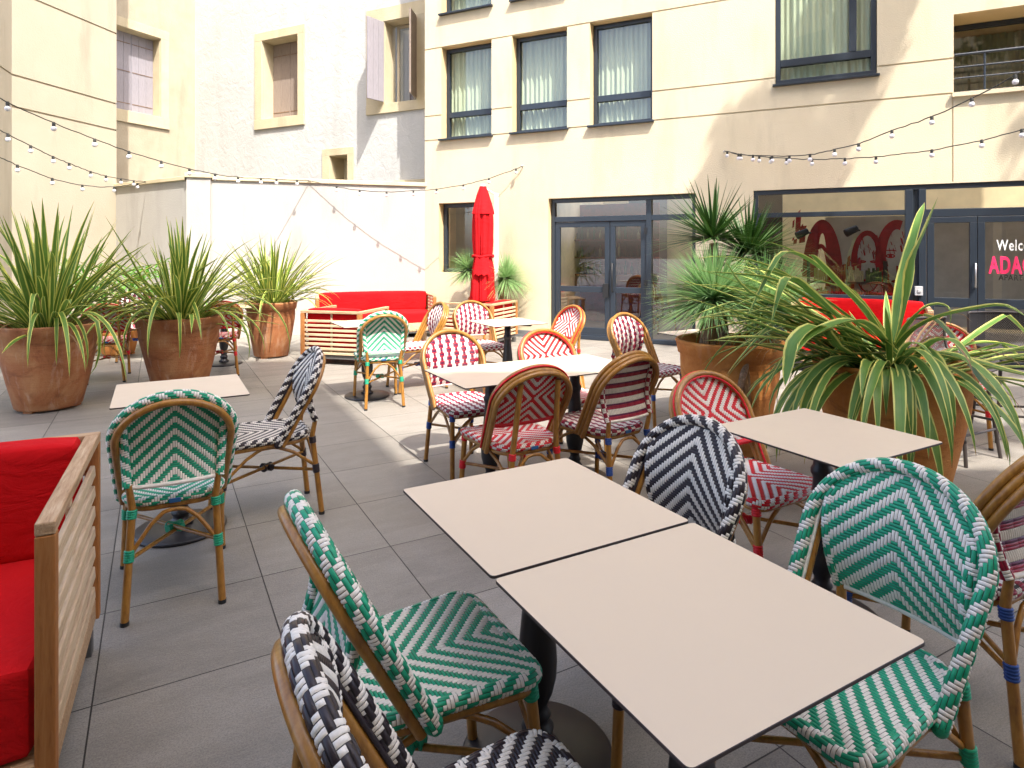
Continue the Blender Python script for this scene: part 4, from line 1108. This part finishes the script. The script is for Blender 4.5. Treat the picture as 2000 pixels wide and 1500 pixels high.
phormium('middle terracotta pot of striped flax behind the single left table', -3.55, 6.79, .43, .265, .75, 23, 140, 1.22, (.030, .055), up=.55,
    extra=[(-18, 1.75, 46, 135, .045), (-10, 1.2, 36, 130, .04), (-75, 1.5, 52, 145, .045), (-130, 1.6, 44, 125, .045), (-95, 1.1, 50, 150, .045), (-110, 1.1, 46, 150, .04), (60, 1.05, 80, 5, .045), (100, 1.0, 84, 5, .045), (15, 1.05, 60, 25, .04), (-160, 1.3, 40, 120, .04)])
phormium('terracotta pot of striped flax standing before the garden wall beside the armchair', -3.33, 8.78, .35, .225, .74, 35, 170, 1.12, (.022, .042), up=.62,
    extra=[(-15, 1.05, 46, 105, .03), (-30, 1.05, 40, 110, .03), (0, 1.0, 50, 95, .03), (-80, .9, 50, 150, .035)])
# bright green fronds in a small pot behind the flax
gp = thing('leafy_plant', 'bright green leafy plant in an orange pot behind the flax', 'potted plant', (-5.55, 8.95, 0))
pot(gp, .30, .2, .5, M['terra2']); mb = MB(); r = random.Random(5)
for k in range(34):
    az = r.uniform(0, 2*pi); L = r.uniform(.7, 1.35); el = radians(r.uniform(40, 88)); p = Vector((0, 0, .42)); e = el
    for q in range(9):
        e -= radians(r.uniform(4, 9)); p = p+Vector((cos(e)*cos(az), cos(e)*sin(az), sin(e)))*L/9
        if q > 1:
            for s in (-1, 1): arc_leaf(mb, p, az+s*radians(r.uniform(45, 75)), r.uniform(.2, .36), e+radians(r.uniform(-5, 25)), radians(50), .034, 4)
obj('foliage', mb, M['shrub'], gp)
def spike_head(mb, c, Rr, n, seed, w=.011, lo=-.55, droop=.25, seg=4, hi=1.0, tilt=None):
    r = random.Random(seed); c = Vector(c)
    for k in range(n):
        z = r.uniform(lo, hi); a = r.uniform(0, 2*pi); q = sqrt(max(0, 1-z*z)); d = Vector((q*cos(a), q*sin(a), z))
        L = Rr*r.uniform(.82, 1.05); pts = []
        for i in range(seg+1):
            t = i/seg; p = c+d*(.04+L*t)+Vector((0, 0, -droop*L*t*t*(1-.6*abs(z)))); pts.append(p)
        mb.leaf(pts, w, 0, .15, wprof=lambda t: max(.04, 1-t**1.6))
def shaggy_trunk(mb, path, r0, seed):
    r = random.Random(seed); skirt = r0 < .04 and path[0][2] < .9 and abs(path[0][1]) > .35; r0 = .022 if skirt else r0; mb.tube(path, [r0*(.9+.2*r.random()) for _ in path], 12)
    P = [Vector(p) for p in path]
    for k in range(260):
        i = r.randrange(len(P)-1); p = P[i].lerp(P[i+1], r.random()); a = r.uniform(0, 2*pi)
        o_ = Vector((cos(a), sin(a), 0)); L = r.uniform(.18, .42) if skirt else r.uniform(.08, .2)
        mb.leaf([p+o_*r0*.9, p+o_*(r0*1.12)+Vector((0, 0, -L*.5)), p+o_*(r0*1.25)+Vector((0, 0, -L))], .012, 1, .1)
def yucca(label, x, y, R, rb, h, terr, heads, trunks, group='pots of spiky yucca'):
    t = thing('potted_yucca', label, 'potted plant', (x, y, 0), 0, group); pot(t, R, rb, h, M[terr])
    for k, (path, r0) in enumerate(trunks):
        mb = MB(); shaggy_trunk(mb, path, r0, 50+k); obj('trunk', mb, [M['bark'], M['dead']], t)
    for k, (c, Rr, n, mat, w, lo, dr) in enumerate(heads):
        mb = MB(); spike_head(mb, c, Rr, n, 70+k, w, lo, dr); obj('leaf_head', mb, M[mat], t)
    return t
px, py = 1.60, 4.68
def rel(u, v, Y): p = at(u, v, Y); return (p.x-px, p.y-py, p.z)
yucca('pot of blue green yucca with dark palm heads right of the entrance', px, py, .385, .25, .80, 'terra2',
  [(rel(1393, 588, 4.62), .49, 850, 'yucca', .018, -.32, .2), (rel(1500, 600, 4.75), .46, 600, 'yucca', .017, -.35, .2), (rel(1480, 632, 4.45), .20, 200, 'palm', .010, -.6, .3),
   (rel(1392, 468, 4.95), .50, 150, 'palm', .028, -.15, .12), (rel(1462, 500, 5.0), .48, 260, 'palm', .024, -.4, .15)],
  [([rel(1378, 690, 4.62), rel(1385, 640, 4.62), rel(1393, 590, 4.62)], .055), ([rel(1440, 780, 4.28), rel(1452, 730, 4.32), rel(1470, 670, 4.42), rel(1484, 625, 4.47)], .034),
   ([rel(1420, 690, 4.9), rel(1405, 560, 4.95), rel(1393, 475, 4.95)], .03), ([rel(1470, 690, 4.95), rel(1465, 580, 5.0), rel(1462, 505, 5.0)], .03)])
px, py = -.47, 10.62
yucca('pot of round spiky yucca heads behind the closed parasol', px, py, .27, .18, .66, 'terra',
  [(rel(916, 527, 10.55), .42, 620, 'yucca', .013, -.6, .2), (rel(988, 545, 10.45), .50, 700, 'yucca', .013, -.6, .25)],
  [([(-.06, 0, .6), rel(935, 560, 10.55), rel(924, 530, 10.55)], .05), ([(.06, 0, .6), rel(980, 570, 10.45), rel(986, 548, 10.45)], .05)])
# the big drooping flax on the right
px, py = 2.24, 3.75
bp = thing('potted_flax', 'large orange pot of broad drooping striped flax on the right', 'potted plant', (px, py, 0), 0, 'terracotta pots with striped flax')
pot(bp, .43, .27, .80, M['terra2'])
mb = MB(); r = random.Random(99)
def smooth(pts, n=14):
    P = [Vector(p) for p in pts]; P = [P[0]*2-P[1]]+P+[P[-1]*2-P[-2]]; out = []; m = len(P)-3
    for k in range(n+1):
        t = k/n*m; i = min(int(t), m-1); f = t-i; a, b, c, d = P[i:i+4]
        out.append(.5*((2*b)+(c-a)*f+(2*a-5*b+4*c-d)*f*f+(3*b-a-3*c+d)*f**3))
    return out
def pl(pts, w, n=16): mb.leaf(smooth([rel(*p) for p in pts], n), w, 0, .22)
B0 = (1745, 690, 3.75)
pl([B0, (1770, 600, 3.7), (1785, 510, 3.65), (1812, 440, 3.62), (1832, 385, 3.6)], .085)
pl([B0, (1752, 600, 3.85), (1770, 520, 3.9), (1795, 430, 3.95), (1806, 395, 4.0)], .07)
pl([B0, (1690, 600, 3.65), (1620, 540, 3.6), (1560, 500, 3.55), (1525, 500, 3.5), (1490, 560, 3.45), (1450, 640, 3.42)], .06)
pl([B0, (1690, 610, 3.6), (1640, 560, 3.55), (1590, 505, 3.5), (1580, 500, 3.5)], .065)
pl([B0, (1660, 640, 3.5), (1590, 580, 3.45), (1545, 545, 3.4), (1525, 570, 3.36), (1505, 640, 3.34)], .075)
pl([B0, (1650, 630, 3.55), (1570, 580, 3.5), (1500, 545, 3.45), (1420, 535, 3.4), (1370, 530, 3.4)], .06)
pl([B0, (1660, 650, 3.5), (1560, 615, 3.4), (1460, 570, 3.35), (1415, 508, 3.3)], .055)
pl([B0, (1650, 660, 3.45), (1540, 640, 3.35), (1420, 605, 3.3), (1330, 580, 3.3)], .05)
pl([B0, (1650, 670, 3.4), (1540, 655, 3.3), (1440, 620, 3.3), (1330, 625, 3.3)], .055)
pl([B0, (1640, 690, 3.4), (1540, 665, 3.3), (1440, 660, 3.25), (1390, 665, 3.25)], .055)
pl([B0, (1650, 690, 3.4), (1600, 640, 3.3), (1555, 665, 3.2), (1540, 720, 3.15), (1533, 755, 3.12)], .085)
pl([B0, (1640, 640, 3.4), (1590, 660, 3.3), (1660, 628, 3.2)], .06)
pl([B0, (1700, 640, 3.4), (1650, 630, 3.3), (1580, 660, 3.2), (1555, 690, 3.1)], .085)
pl([B0, (1780, 650, 3.6), (1830, 622, 3.5), (1900, 605, 3.4), (1960, 598, 3.3), (2010, 622, 3.2)], .085)
pl([B0, (1770, 640, 3.6), (1810, 600, 3.55), (1850, 600, 3.5), (1856, 640, 3.48)], .055)
pl([B0, (1800, 690, 3.55), (1880, 705, 3.4), (1960, 725, 3.25), (2060, 745, 3.1)], .105)
pl([B0, (1790, 620, 3.6), (1840, 640, 3.5), (1910, 740, 3.35), (1960, 790, 3.2), (2010, 880, 3.05)], .075)
pl([B0, (1790, 700, 3.45), (1830, 715, 3.3), (1900, 760, 3.2), (1960, 790, 3.1), (2000, 850, 3.0)], .02)
for k in range(58):
    az = radians(r.choice((r.uniform(140, 215), r.uniform(140, 215), r.uniform(145, 205), r.uniform(135, 230), r.uniform(150, 200), r.uniform(-30, 25)))); el = radians(r.uniform(22, 62)) if cos(az) < 0 else radians(r.uniform(12, 30))
    arc_leaf(mb, (r.uniform(-.15, .15), r.uniform(-.15, .1), .70), az, r.uniform(.95, 1.5), el, radians(r.uniform(10, 75)), r.uniform(.032, .056), 13, (r.uniform(.55, .85), radians(r.uniform(20, 70))) if r.random() < .3 else None, r.uniform(-.35, .35))
for k in range(30):
    az = radians(r.uniform(-175, -72)); el = radians(r.uniform(38, 72)); bb = r.uniform(.03, .16)
    arc_leaf(mb, (bb*cos(az+r.uniform(-.8, .8)), bb*sin(az+r.uniform(-.8, .8)), .70), az, r.uniform(.8, 1.2), el, el+radians(r.uniform(62, 88)), r.uniform(.04, .068), 13, None, r.uniform(-.35, .35), .22, r.uniform(.75, 1.15))
for k in range(34):
    az = radians(r.uniform(25, 285)); q = r.random()
    if q < .3: el, dr, L = r.uniform(45, 75), r.uniform(20, 60), r.uniform(.5, .8)
    else: el, dr, L = r.uniform(25, 60), r.uniform(70, 140), r.uniform(.6, 1.0)
    arc_leaf(mb, (.12*cos(az), .12*sin(az), .70), az, L, radians(el), radians(dr), r.uniform(.03, .06), 11, None, r.uniform(-.3, .3))
obj('foliage', mb, M['phorm2'], bp)
mb = MB()
for k in range(16):
    az = r.uniform(0, 2*pi); arc_leaf(mb, (.1*cos(az), .1*sin(az), .72), az, r.uniform(.4, .9), radians(r.uniform(20, 75)), radians(r.uniform(40, 150)), .018, 8)
obj('dry_leaf', mb, M['dead'], bp)
# ================================================================== PARASOL
pc = Vector((-.47, 10.28, 0))
um = thing('closed_parasol', 'closed red parasol on a white post beside the facade', 'parasol', pc)
def fold(r, z, a):
    k = max(0, min(1, (2.5-z)/.5)); lo = max(0, min(1, (1.35-z)/.7))
    va = (1-abs(sin(3.5*a+.5*sin(z*1.7))))**2.2; vb = (1-abs(sin(6.5*a+1.3+.3*sin(z*2.6))))**2.5
    return r*(1.04-k*(.34+.12*lo)*va-k*.16*vb+.04*k*sin(4*a+z*5))
prof = [(.035, 2.50), (.06, 2.47), (.10, 2.36), (.14, 2.22), (.165, 2.10), (.17, 1.95), (.168, 1.8), (.165, 1.62), (.158, 1.5), (.150, 1.42), (.142, 1.36), (.15, 1.29), (.175, 1.18), (.19, 1.02), (.20, .88), (.208, .74), (.21, .66)]
fine = []
for (r0, z0), (r1, z1) in zip(prof, prof[1:]):
    for k in range(3): t = k/3; fine.append((r0+(r1-r0)*t, z0+(z1-z0)*t))
fine.append(prof[-1])
mb = MB(); mb.lathe(fine, 112, (0, 0, 0), 0, True, fold); cn = obj('canopy', mb, M['parasol'], um)
mb = MB(); mb.lathe([(.05, 2.50), (.085, 2.40), (.130, 2.24), (.160, 2.11), (.170, 2.05)], 96, (0, 0, 0), 0, True, lambda r, z, a: r*(1.04+.09*max(0, (2.4-z)/.4)*sin(5*a+2)+.02*sin(11*a))); obj('vent_flap', mb, M['parasol'], cn)
mb = MB(); mb.tube([(.165*cos(2*pi*k/24)*1.02, .165*sin(2*pi*k/24)*1.02, 1.37+.012*sin(k)) for k in range(24)], .02, 6, closed=True); obj('tie_band', mb, M['parasol'], cn)
mb = MB(); n = 12
vs = [];
for k in range(n+1):
    t = k/n
    for j in range(7): a = radians(-130+12*j); rr = .175+.05*t+.012*sin(j*2.2); vs.append((rr*cos(a), rr*sin(a), 1.36-.30*t*(1-.1*(j % 2))))
mb.add(vs, [(k*7+j, k*7+j+1, (k+1)*7+j+1, (k+1)*7+j) for k in range(n) for j in range(6)], 0, True); obj('strap_tail', mb, M['parasol'], cn)
mb = MB(); mb.tube([(0, 0, 2.5), (0, 0, 2.535)], .04, 12); obj('finial', mb, M['paintwhite'], um)
mb = MB(); mb.box(.185, .245, .02, .08, .012, 2.34); mb.box(.178, .252, .013, .087, 2.341, 2.39); obj('post', mb, M['paintwhite'], um, bevel=.006)
mb = MB(); mb.tube([(.215, .05, 2.36), (.12, .03, 2.42), (0, 0, 2.49)], .014, 8); obj('arm', mb, M['paintwhite'], um)
mb = MB(); mb.box(-.1, .45, -.2, .3, 0, .011); obj('base_plate', mb, M['blackmetal'], um)
# ================================================================== BAR STOOLS
def mesh_mat():
    t = NT('perforated_mesh'); uv = t.n('ShaderNodeTexCoord').outputs['UV']
    mp_ = t.n('ShaderNodeMapping'); mp_.inputs['Scale'].default_value = (46, 46, 46); mp_.inputs['Rotation'].default_value = (0, 0, .785); t.l(uv, mp_.inputs[0])
    sp = t.n('ShaderNodeSeparateXYZ'); t.l(mp_.outputs[0], sp.inputs[0])
    fx = t.math('ABSOLUTE', t.math('SUBTRACT', t.math('FRACT', sp.outputs[0]), .5)); fy = t.math('ABSOLUTE', t.math('SUBTRACT', t.math('FRACT', sp.outputs[1]), .5))
    hole = t.math('LESS_THAN', t.math('MAXIMUM', fx, fy), .19)
    b = t.n('ShaderNodeBsdfPrincipled'); b.inputs['Base Color'].default_value = (.028, .023, .021, 1); b.inputs['Roughness'].default_value = .5
    tr = t.n('ShaderNodeBsdfTransparent'); mx = t.n('ShaderNodeMixShader'); t.l(hole, mx.inputs[0]); t.l(b.outputs[0], mx.inputs[1]); t.l(tr.outputs[0], mx.inputs[2]); t.l(mx.outputs[0], t.out.inputs[0]); return t.m
M['mesh'] = mesh_mat(); M['stool'] = plain('brown_black_tube', (.045, .035, .032, 1), .45)
def make_stool():
    t = thing('mesh_stool', 'stool', 'stool'); hs = .66
    def prof(v):   # side profile: front lip -> seat -> curve -> back top
        P = [(.22, hs-.025), (.17, hs), (0, hs-.012), (-.15, hs), (-.205, hs+.05), (-.235, hs+.14), (-.255, hs+.24), (-.262, hs+.30)]
        x = v*(len(P)-1); i = min(int(x), len(P)-2); f = x-i; return P[i][0]*(1-f)+P[i+1][0]*f, P[i][1]*(1-f)+P[i+1][1]*f
    def sp(u, v):
        y, z = prof(v); w = .225+.01*v; k = max(0, (v-.3)/.7); up = .05*abs(u)**3*(1-k) ; return Vector((u*w, y+.085*k*u*u, z+up))
    nu, nv = 14, 28; mb = MB(); vs = []; uvs = []
    for j in range(nv+1):
        for i in range(nu+1): vs.append(sp(2*i/nu-1, j/nv)); uvs.append((i/nu*.9, j/nv*1.6))
    mb.add(vs, [(j*(nu+1)+i, j*(nu+1)+i+1, (j+1)*(nu+1)+i+1, (j+1)*(nu+1)+i) for j in range(nv) for i in range(nu)], 0, True, uvs)
    se = obj('seat_shell', mb, M['mesh'], t)
    ed = [sp(-1, k/20) for k in range(21)]+[sp(-1+k/6, 1) for k in range(1, 13)]+[sp(1, 1-k/20) for k in range(1, 21)]+[sp(1-k/6, 0) for k in range(1, 12)]
    mb = MB(); mb.tube(ed, .0105, 8, closed=True); obj('rim', mb, M['stool'], se)
    for x in (-1, 1):
        for y in (-1, 1):
            mb = MB(); mb.tube([(x*.15, y*.13, hs-.02), (x*.215, y*.20, 0)], .0125, 8); obj('leg', mb, M['stool'], t)
    q = .68; fx, fy = .15+.065*q, .13+.07*q; z = (hs-.02)*(1-q)
    for (a, b) in (((-fx, fy), (fx, fy)), ((-fx, -fy), (fx, -fy)), ((-fx, -fy), (-fx, fy)), ((fx, -fy), (fx, fy))):
        mb = MB(); zz = z+(.06 if a[0] == b[0] else 0); mb.tube([(a[0], a[1], zz), (b[0], b[1], zz)], .0095, 8); obj('footrest', mb, M['stool'], t)
    return t
st0 = make_stool()
SP = [(3.18, 4.58, (.45, -.89), 'dark mesh bar stool nearest the large drooping plant on the right'), (3.95, 5.0, (-.2, -.98), 'dark mesh bar stool behind the nearer one at the right edge'), (4.5, 4.35, (-.9, .4), 'dark mesh bar stool cut off by the right picture edge')]
for k, (x, y, f, l) in enumerate(SP):
    if k == 0: st0.location = (x, y, 0); st0.rotation_euler = (0, 0, face_rot(*f)); st0['label'] = l; st0['group'] = 'dark mesh bar stools'
    else: dup(st0, (x, y, 0), face_rot(*f), l, 'dark mesh bar stools')
# ================================================================== STRING LIGHTS
bulb_me = None
def string_lights(label, A, B, path, bulbs, group='festoon light strings'):
    """A, B: world ends (plan line); path: pixel samples used to recover the sag heights"""
    A, B = Vector(A), Vector(B); root = thing('festoon_string', label, 'string lights', A, 0, group)
    def p3(u, v):
        q = (u-CX)/F; d = B-A; t = (q*A.y-A.x)/(d.x-q*d.y); P = A+d*t; return Vector((P.x, P.y, H+(HY-v)/F*P.y))-A
    pts = smooth([p3(u, v) for u, v in path], 60)
    mb = MB(); rr = random.Random(len(path)*7+int(path[0][0]))
    mb.tube([p+Vector((0, 0, rr.uniform(-.006, .006))) for p in pts], .0062, 6); obj('cord', mb, M['cord'], root)
    global bulb_me, sock_me
    if bulb_me is None:
        m = MB(); m.sphere((0, 0, -.062), .028, 14, 9); bulb_me = m.mesh('bulb'); bulb_me.materials.append(M['bulb'])
        m = MB(); m.tube([(0, 0, .008), (0, 0, -.012), (0, 0, -.037)], [.013, .017, .0155], 10); sock_me = m.mesh('socket'); sock_me.materials.append(M['cord'])
    for u in bulbs:
        # nearest point of the cord at that column
        best = min(pts, key=lambda p: abs((p.x+A.x)/(p.y+A.y)*F+CX-u))
        i = pts.index(best); w = Vector(best)
        b = obj('bulb', bulb_me, None, root, w); obj('socket', sock_me, None, b)
    return root
HK = Vector((-3.52, 11.0, 2.68)); PK = Vector((-6.40, 11.10, 2.66)); FK = Vector((.17, 10.74, 2.89)); RK = Vector((3.10, 9.28, 2.91))
string_lights('upper left festoon string crossing the cream house to the white wall', (-5.2, 5.6, 2.9), HK, [(-140, 130), (-60, 165), (0, 192), (15, 200), (105, 240), (185, 272), (252, 296), (315, 315), (370, 330), (420, 340), (465, 346), (540, 350), (605, 353)],
    [-60, 15, 105, 185, 252, 315, 370, 420, 465, 503, 540, 578])
string_lights('middle left festoon string ending at the wall corner', (-5.7, 6.2, 2.7), PK, [(-130, 185), (-60, 224), (0, 254), (60, 285), (102, 305), (137, 320), (177, 335), (205, 343), (252, 352), (285, 355)], [-60, 16, 60, 102, 137, 177, 205, 235, 262])
string_lights('lowest left festoon string sagging behind the flax leaves', (-6.1, 7.0, 2.6), PK, [(-90, 268), (0, 307), (35, 323), (100, 348), (163, 362), (222, 365), (270, 358), (285, 355)], [-50, 35, 100, 163, 220, 270])
string_lights('festoon string from the white wall to the facade above the parasol', HK, FK, [(605, 353), (655, 364), (705, 372), (755, 375), (805, 373), (855, 369), (905, 361), (960, 347), (1005, 331), (1020, 325)], [655, 705, 755, 805, 855, 907, 957, 1006])
string_lights('upper right festoon string rising towards the balcony', RK, (5.2, 5.3, 3.25), [(1415, 295), (1450, 302), (1520, 305), (1582, 302), (1630, 292), (1677, 281), (1742, 255), (1820, 228), (1898, 192), (2000, 138), (2090, 85)], [1421, 1440, 1472, 1503, 1543, 1582, 1631, 1675, 1742, 1820, 1901, 1985])
string_lights('lower right festoon string sagging over the shopfront', RK, (6.2, 6.2, 2.9), [(1415, 295), (1460, 303), (1530, 309), (1586, 311), (1647, 310), (1715, 306), (1820, 293), (1913, 275), (2000, 252), (2080, 226)], [1445, 1482, 1503, 1532, 1586, 1647, 1715, 1821, 1913, 1990])
for nm, P, nn in (('the white wall', HK, FW.n), ('the wall corner', PK, FW.n), ('the facade above the parasol', FK, FA.n), ('the facade over the shopfront', RK, FA.n)):
    m = MB(); m.tube([(0, 0, 0), tuple(nn*.09)], .008, 6); m.sphere((0, 0, 0), .016, 8, 6); h = obj('wall_hook', m, M['steel']); h.location = P; h['label'] = 'small metal hook holding festoon strings on '+nm; h['category'] = 'hook'; h['group'] = 'festoon hooks'
# ================================================================== TREES BESIDE THE CAMERA (their shade falls on the facade)
SUNV = Vector((.30, -.58, 1.0))
def tree(label, base, blobs, seed, leaf=.13, n_per=900):
    r = random.Random(seed); t = thing('courtyard_tree', label, 'tree', base, 0, 'trees beside the terrace'); B = Vector(base); mb = MB()
    top = sum((Vector(b[0]) for b in blobs), Vector())/len(blobs)-B
    tr_ = [Vector((0, 0, 0)), Vector((.1, .1, 3)), top*.6+Vector((.1, 0, .5)), top]
    mb.tube(smooth(tr_, 12), [.22-.012*k for k in range(13)], 10)
    for c, rad, rz in blobs:
        c = Vector(c)-B; mb.tube(smooth([top*.62, top*.7+(c-top*.7)*.5+Vector((0, 0, .2)), c], 8), [.09-.009*k for k in range(9)], 7)
    obj('trunk', mb, M['bark'], t); mb = MB()
    for c, rad, rz in blobs:
        c = Vector(c)-B
        sub = [c+Vector((r.gauss(0, rad*.45), r.gauss(0, rad*.45), r.gauss(0, rz*.45))) for _ in range(9)]
        for k in range(n_per):
            s = r.choice(sub); p = s+Vector((r.gauss(0, rad*.22), r.gauss(0, rad*.22), r.gauss(0, rz*.22)))
            n = Vector((r.gauss(0, 1), r.gauss(0, 1), r.gauss(0, 1)+.6)).normalized(); a = n.orthogonal().normalized(); b = n.cross(a); L = leaf*r.uniform(.6, 1.3)
            mb.add([p-a*L*.5, p+b*L*.3, p+a*L*.6, p-b*L*.3], [(0, 1, 2, 3)], 0)
    obj('crown', mb, M['treeleaf'], t)
tree('bushy green tree in front of the lower wing behind the viewpoint', (4.3, -1.7, 0), [((4.1, -1.6, 8.2), .8, .8), ((3.3, -1.9, 9.0), .7, .7), ((5.0, -1.8, 9.2), .8, .7), ((4.2, -1.7, 10.0), .7, .7), ((3.6, -1.6, 7.0), .6, .6)], 8, .16, 700)
def up_sun(gx, gy, h): return (gx+.30*h, gy-.58*h, h)
tree('leafy courtyard tree whose shade falls across the facade', (7.4, 2.6, 0), [(up_sun(2.75, 9.9, 12.2), .42, .35), (up_sun(2.15, 10.55, 12.5), .32, .3), (up_sun(2.5, 10.9, 12.8), .38, .35), (up_sun(3.0, 10.75, 12.4), .42, .4), (up_sun(3.35, 10.3, 12), .42, .35), (up_sun(2.6, 10.3, 12.6), .42, .35), (up_sun(3.5, 11.1, 12.5), .36, .4), (up_sun(3.1, 9.7, 12.2), .42, .35), (up_sun(2.95, 11.25, 12.9), .3, .3)], 3)
tree('tall courtyard tree nearer the right hand wing', (9.6, 1.0, 0), [(up_sun(5.6, 9.7, 12), .5, .5), (up_sun(6.3, 9.3, 12.4), .7, .5), (up_sun(4.3, 6.6, 11.4), .75, .5), (up_sun(5.4, 6.2, 11.8), .8, .5), (up_sun(3.6, 5.2, 11.6), .7, .5), (up_sun(6.2, 7.6, 11.5), .8, .5), (up_sun(4.8, 5.0, 12.0), .8, .5)], 4)
# ================================================================== LIGHT, WORLD, CAMERA
SUN = SUNV.normalized()
ld = bpy.data.lights.new('sun', 'SUN'); ld.energy = 2.0; ld.angle = radians(.5); ld.color = (1.0, .95, .87)
lo = bpy.data.objects.new('sun', ld); COL.objects.link(lo); lo.rotation_euler = SUN.to_track_quat('Z', 'Y').to_euler(); lo.location = (8, -15, 30)
wd = bpy.data.worlds.new('World'); SC.world = wd; wd.use_nodes = True; nt = wd.node_tree; nt.nodes.clear()
sk = nt.nodes.new('ShaderNodeTexSky'); sk.sky_type = 'NISHITA'; sk.sun_disc = False
sk.air_density = .7; sk.dust_density = 3.5; sk.ozone_density = .3; sk.sun_elevation = math.asin(SUN.z); sk.sun_rotation = atan2(SUN.x, SUN.y)
bg = nt.nodes.new('ShaderNodeBackground'); bg.inputs['Strength'].default_value = .15; ow = nt.nodes.new('ShaderNodeOutputWorld')
nt.links.new(sk.outputs[0], bg.inputs[0]); nt.links.new(bg.outputs[0], ow.inputs[0])
cd = bpy.data.cameras.new('camera'); cd.sensor_width = 36; cd.lens = 36*F/2000; cd.shift_y = -(750-HY)/2000; cd.clip_end = 300; cd.clip_start = .02
co_ = bpy.data.objects.new('camera', cd); COL.objects.link(co_); co_.location = (0, 0, H); co_.rotation_euler = (pi/2, 0, 0); SC.camera = co_
SC.view_settings.view_transform = 'Standard'; SC.view_settings.look = 'None'; SC.view_settings.gamma = 1; SC.view_settings.exposure = 2.3
SC.cycles.max_bounces = 8; SC.cycles.transparent_max_bounces = 12; SC.cycles.use_denoising = True
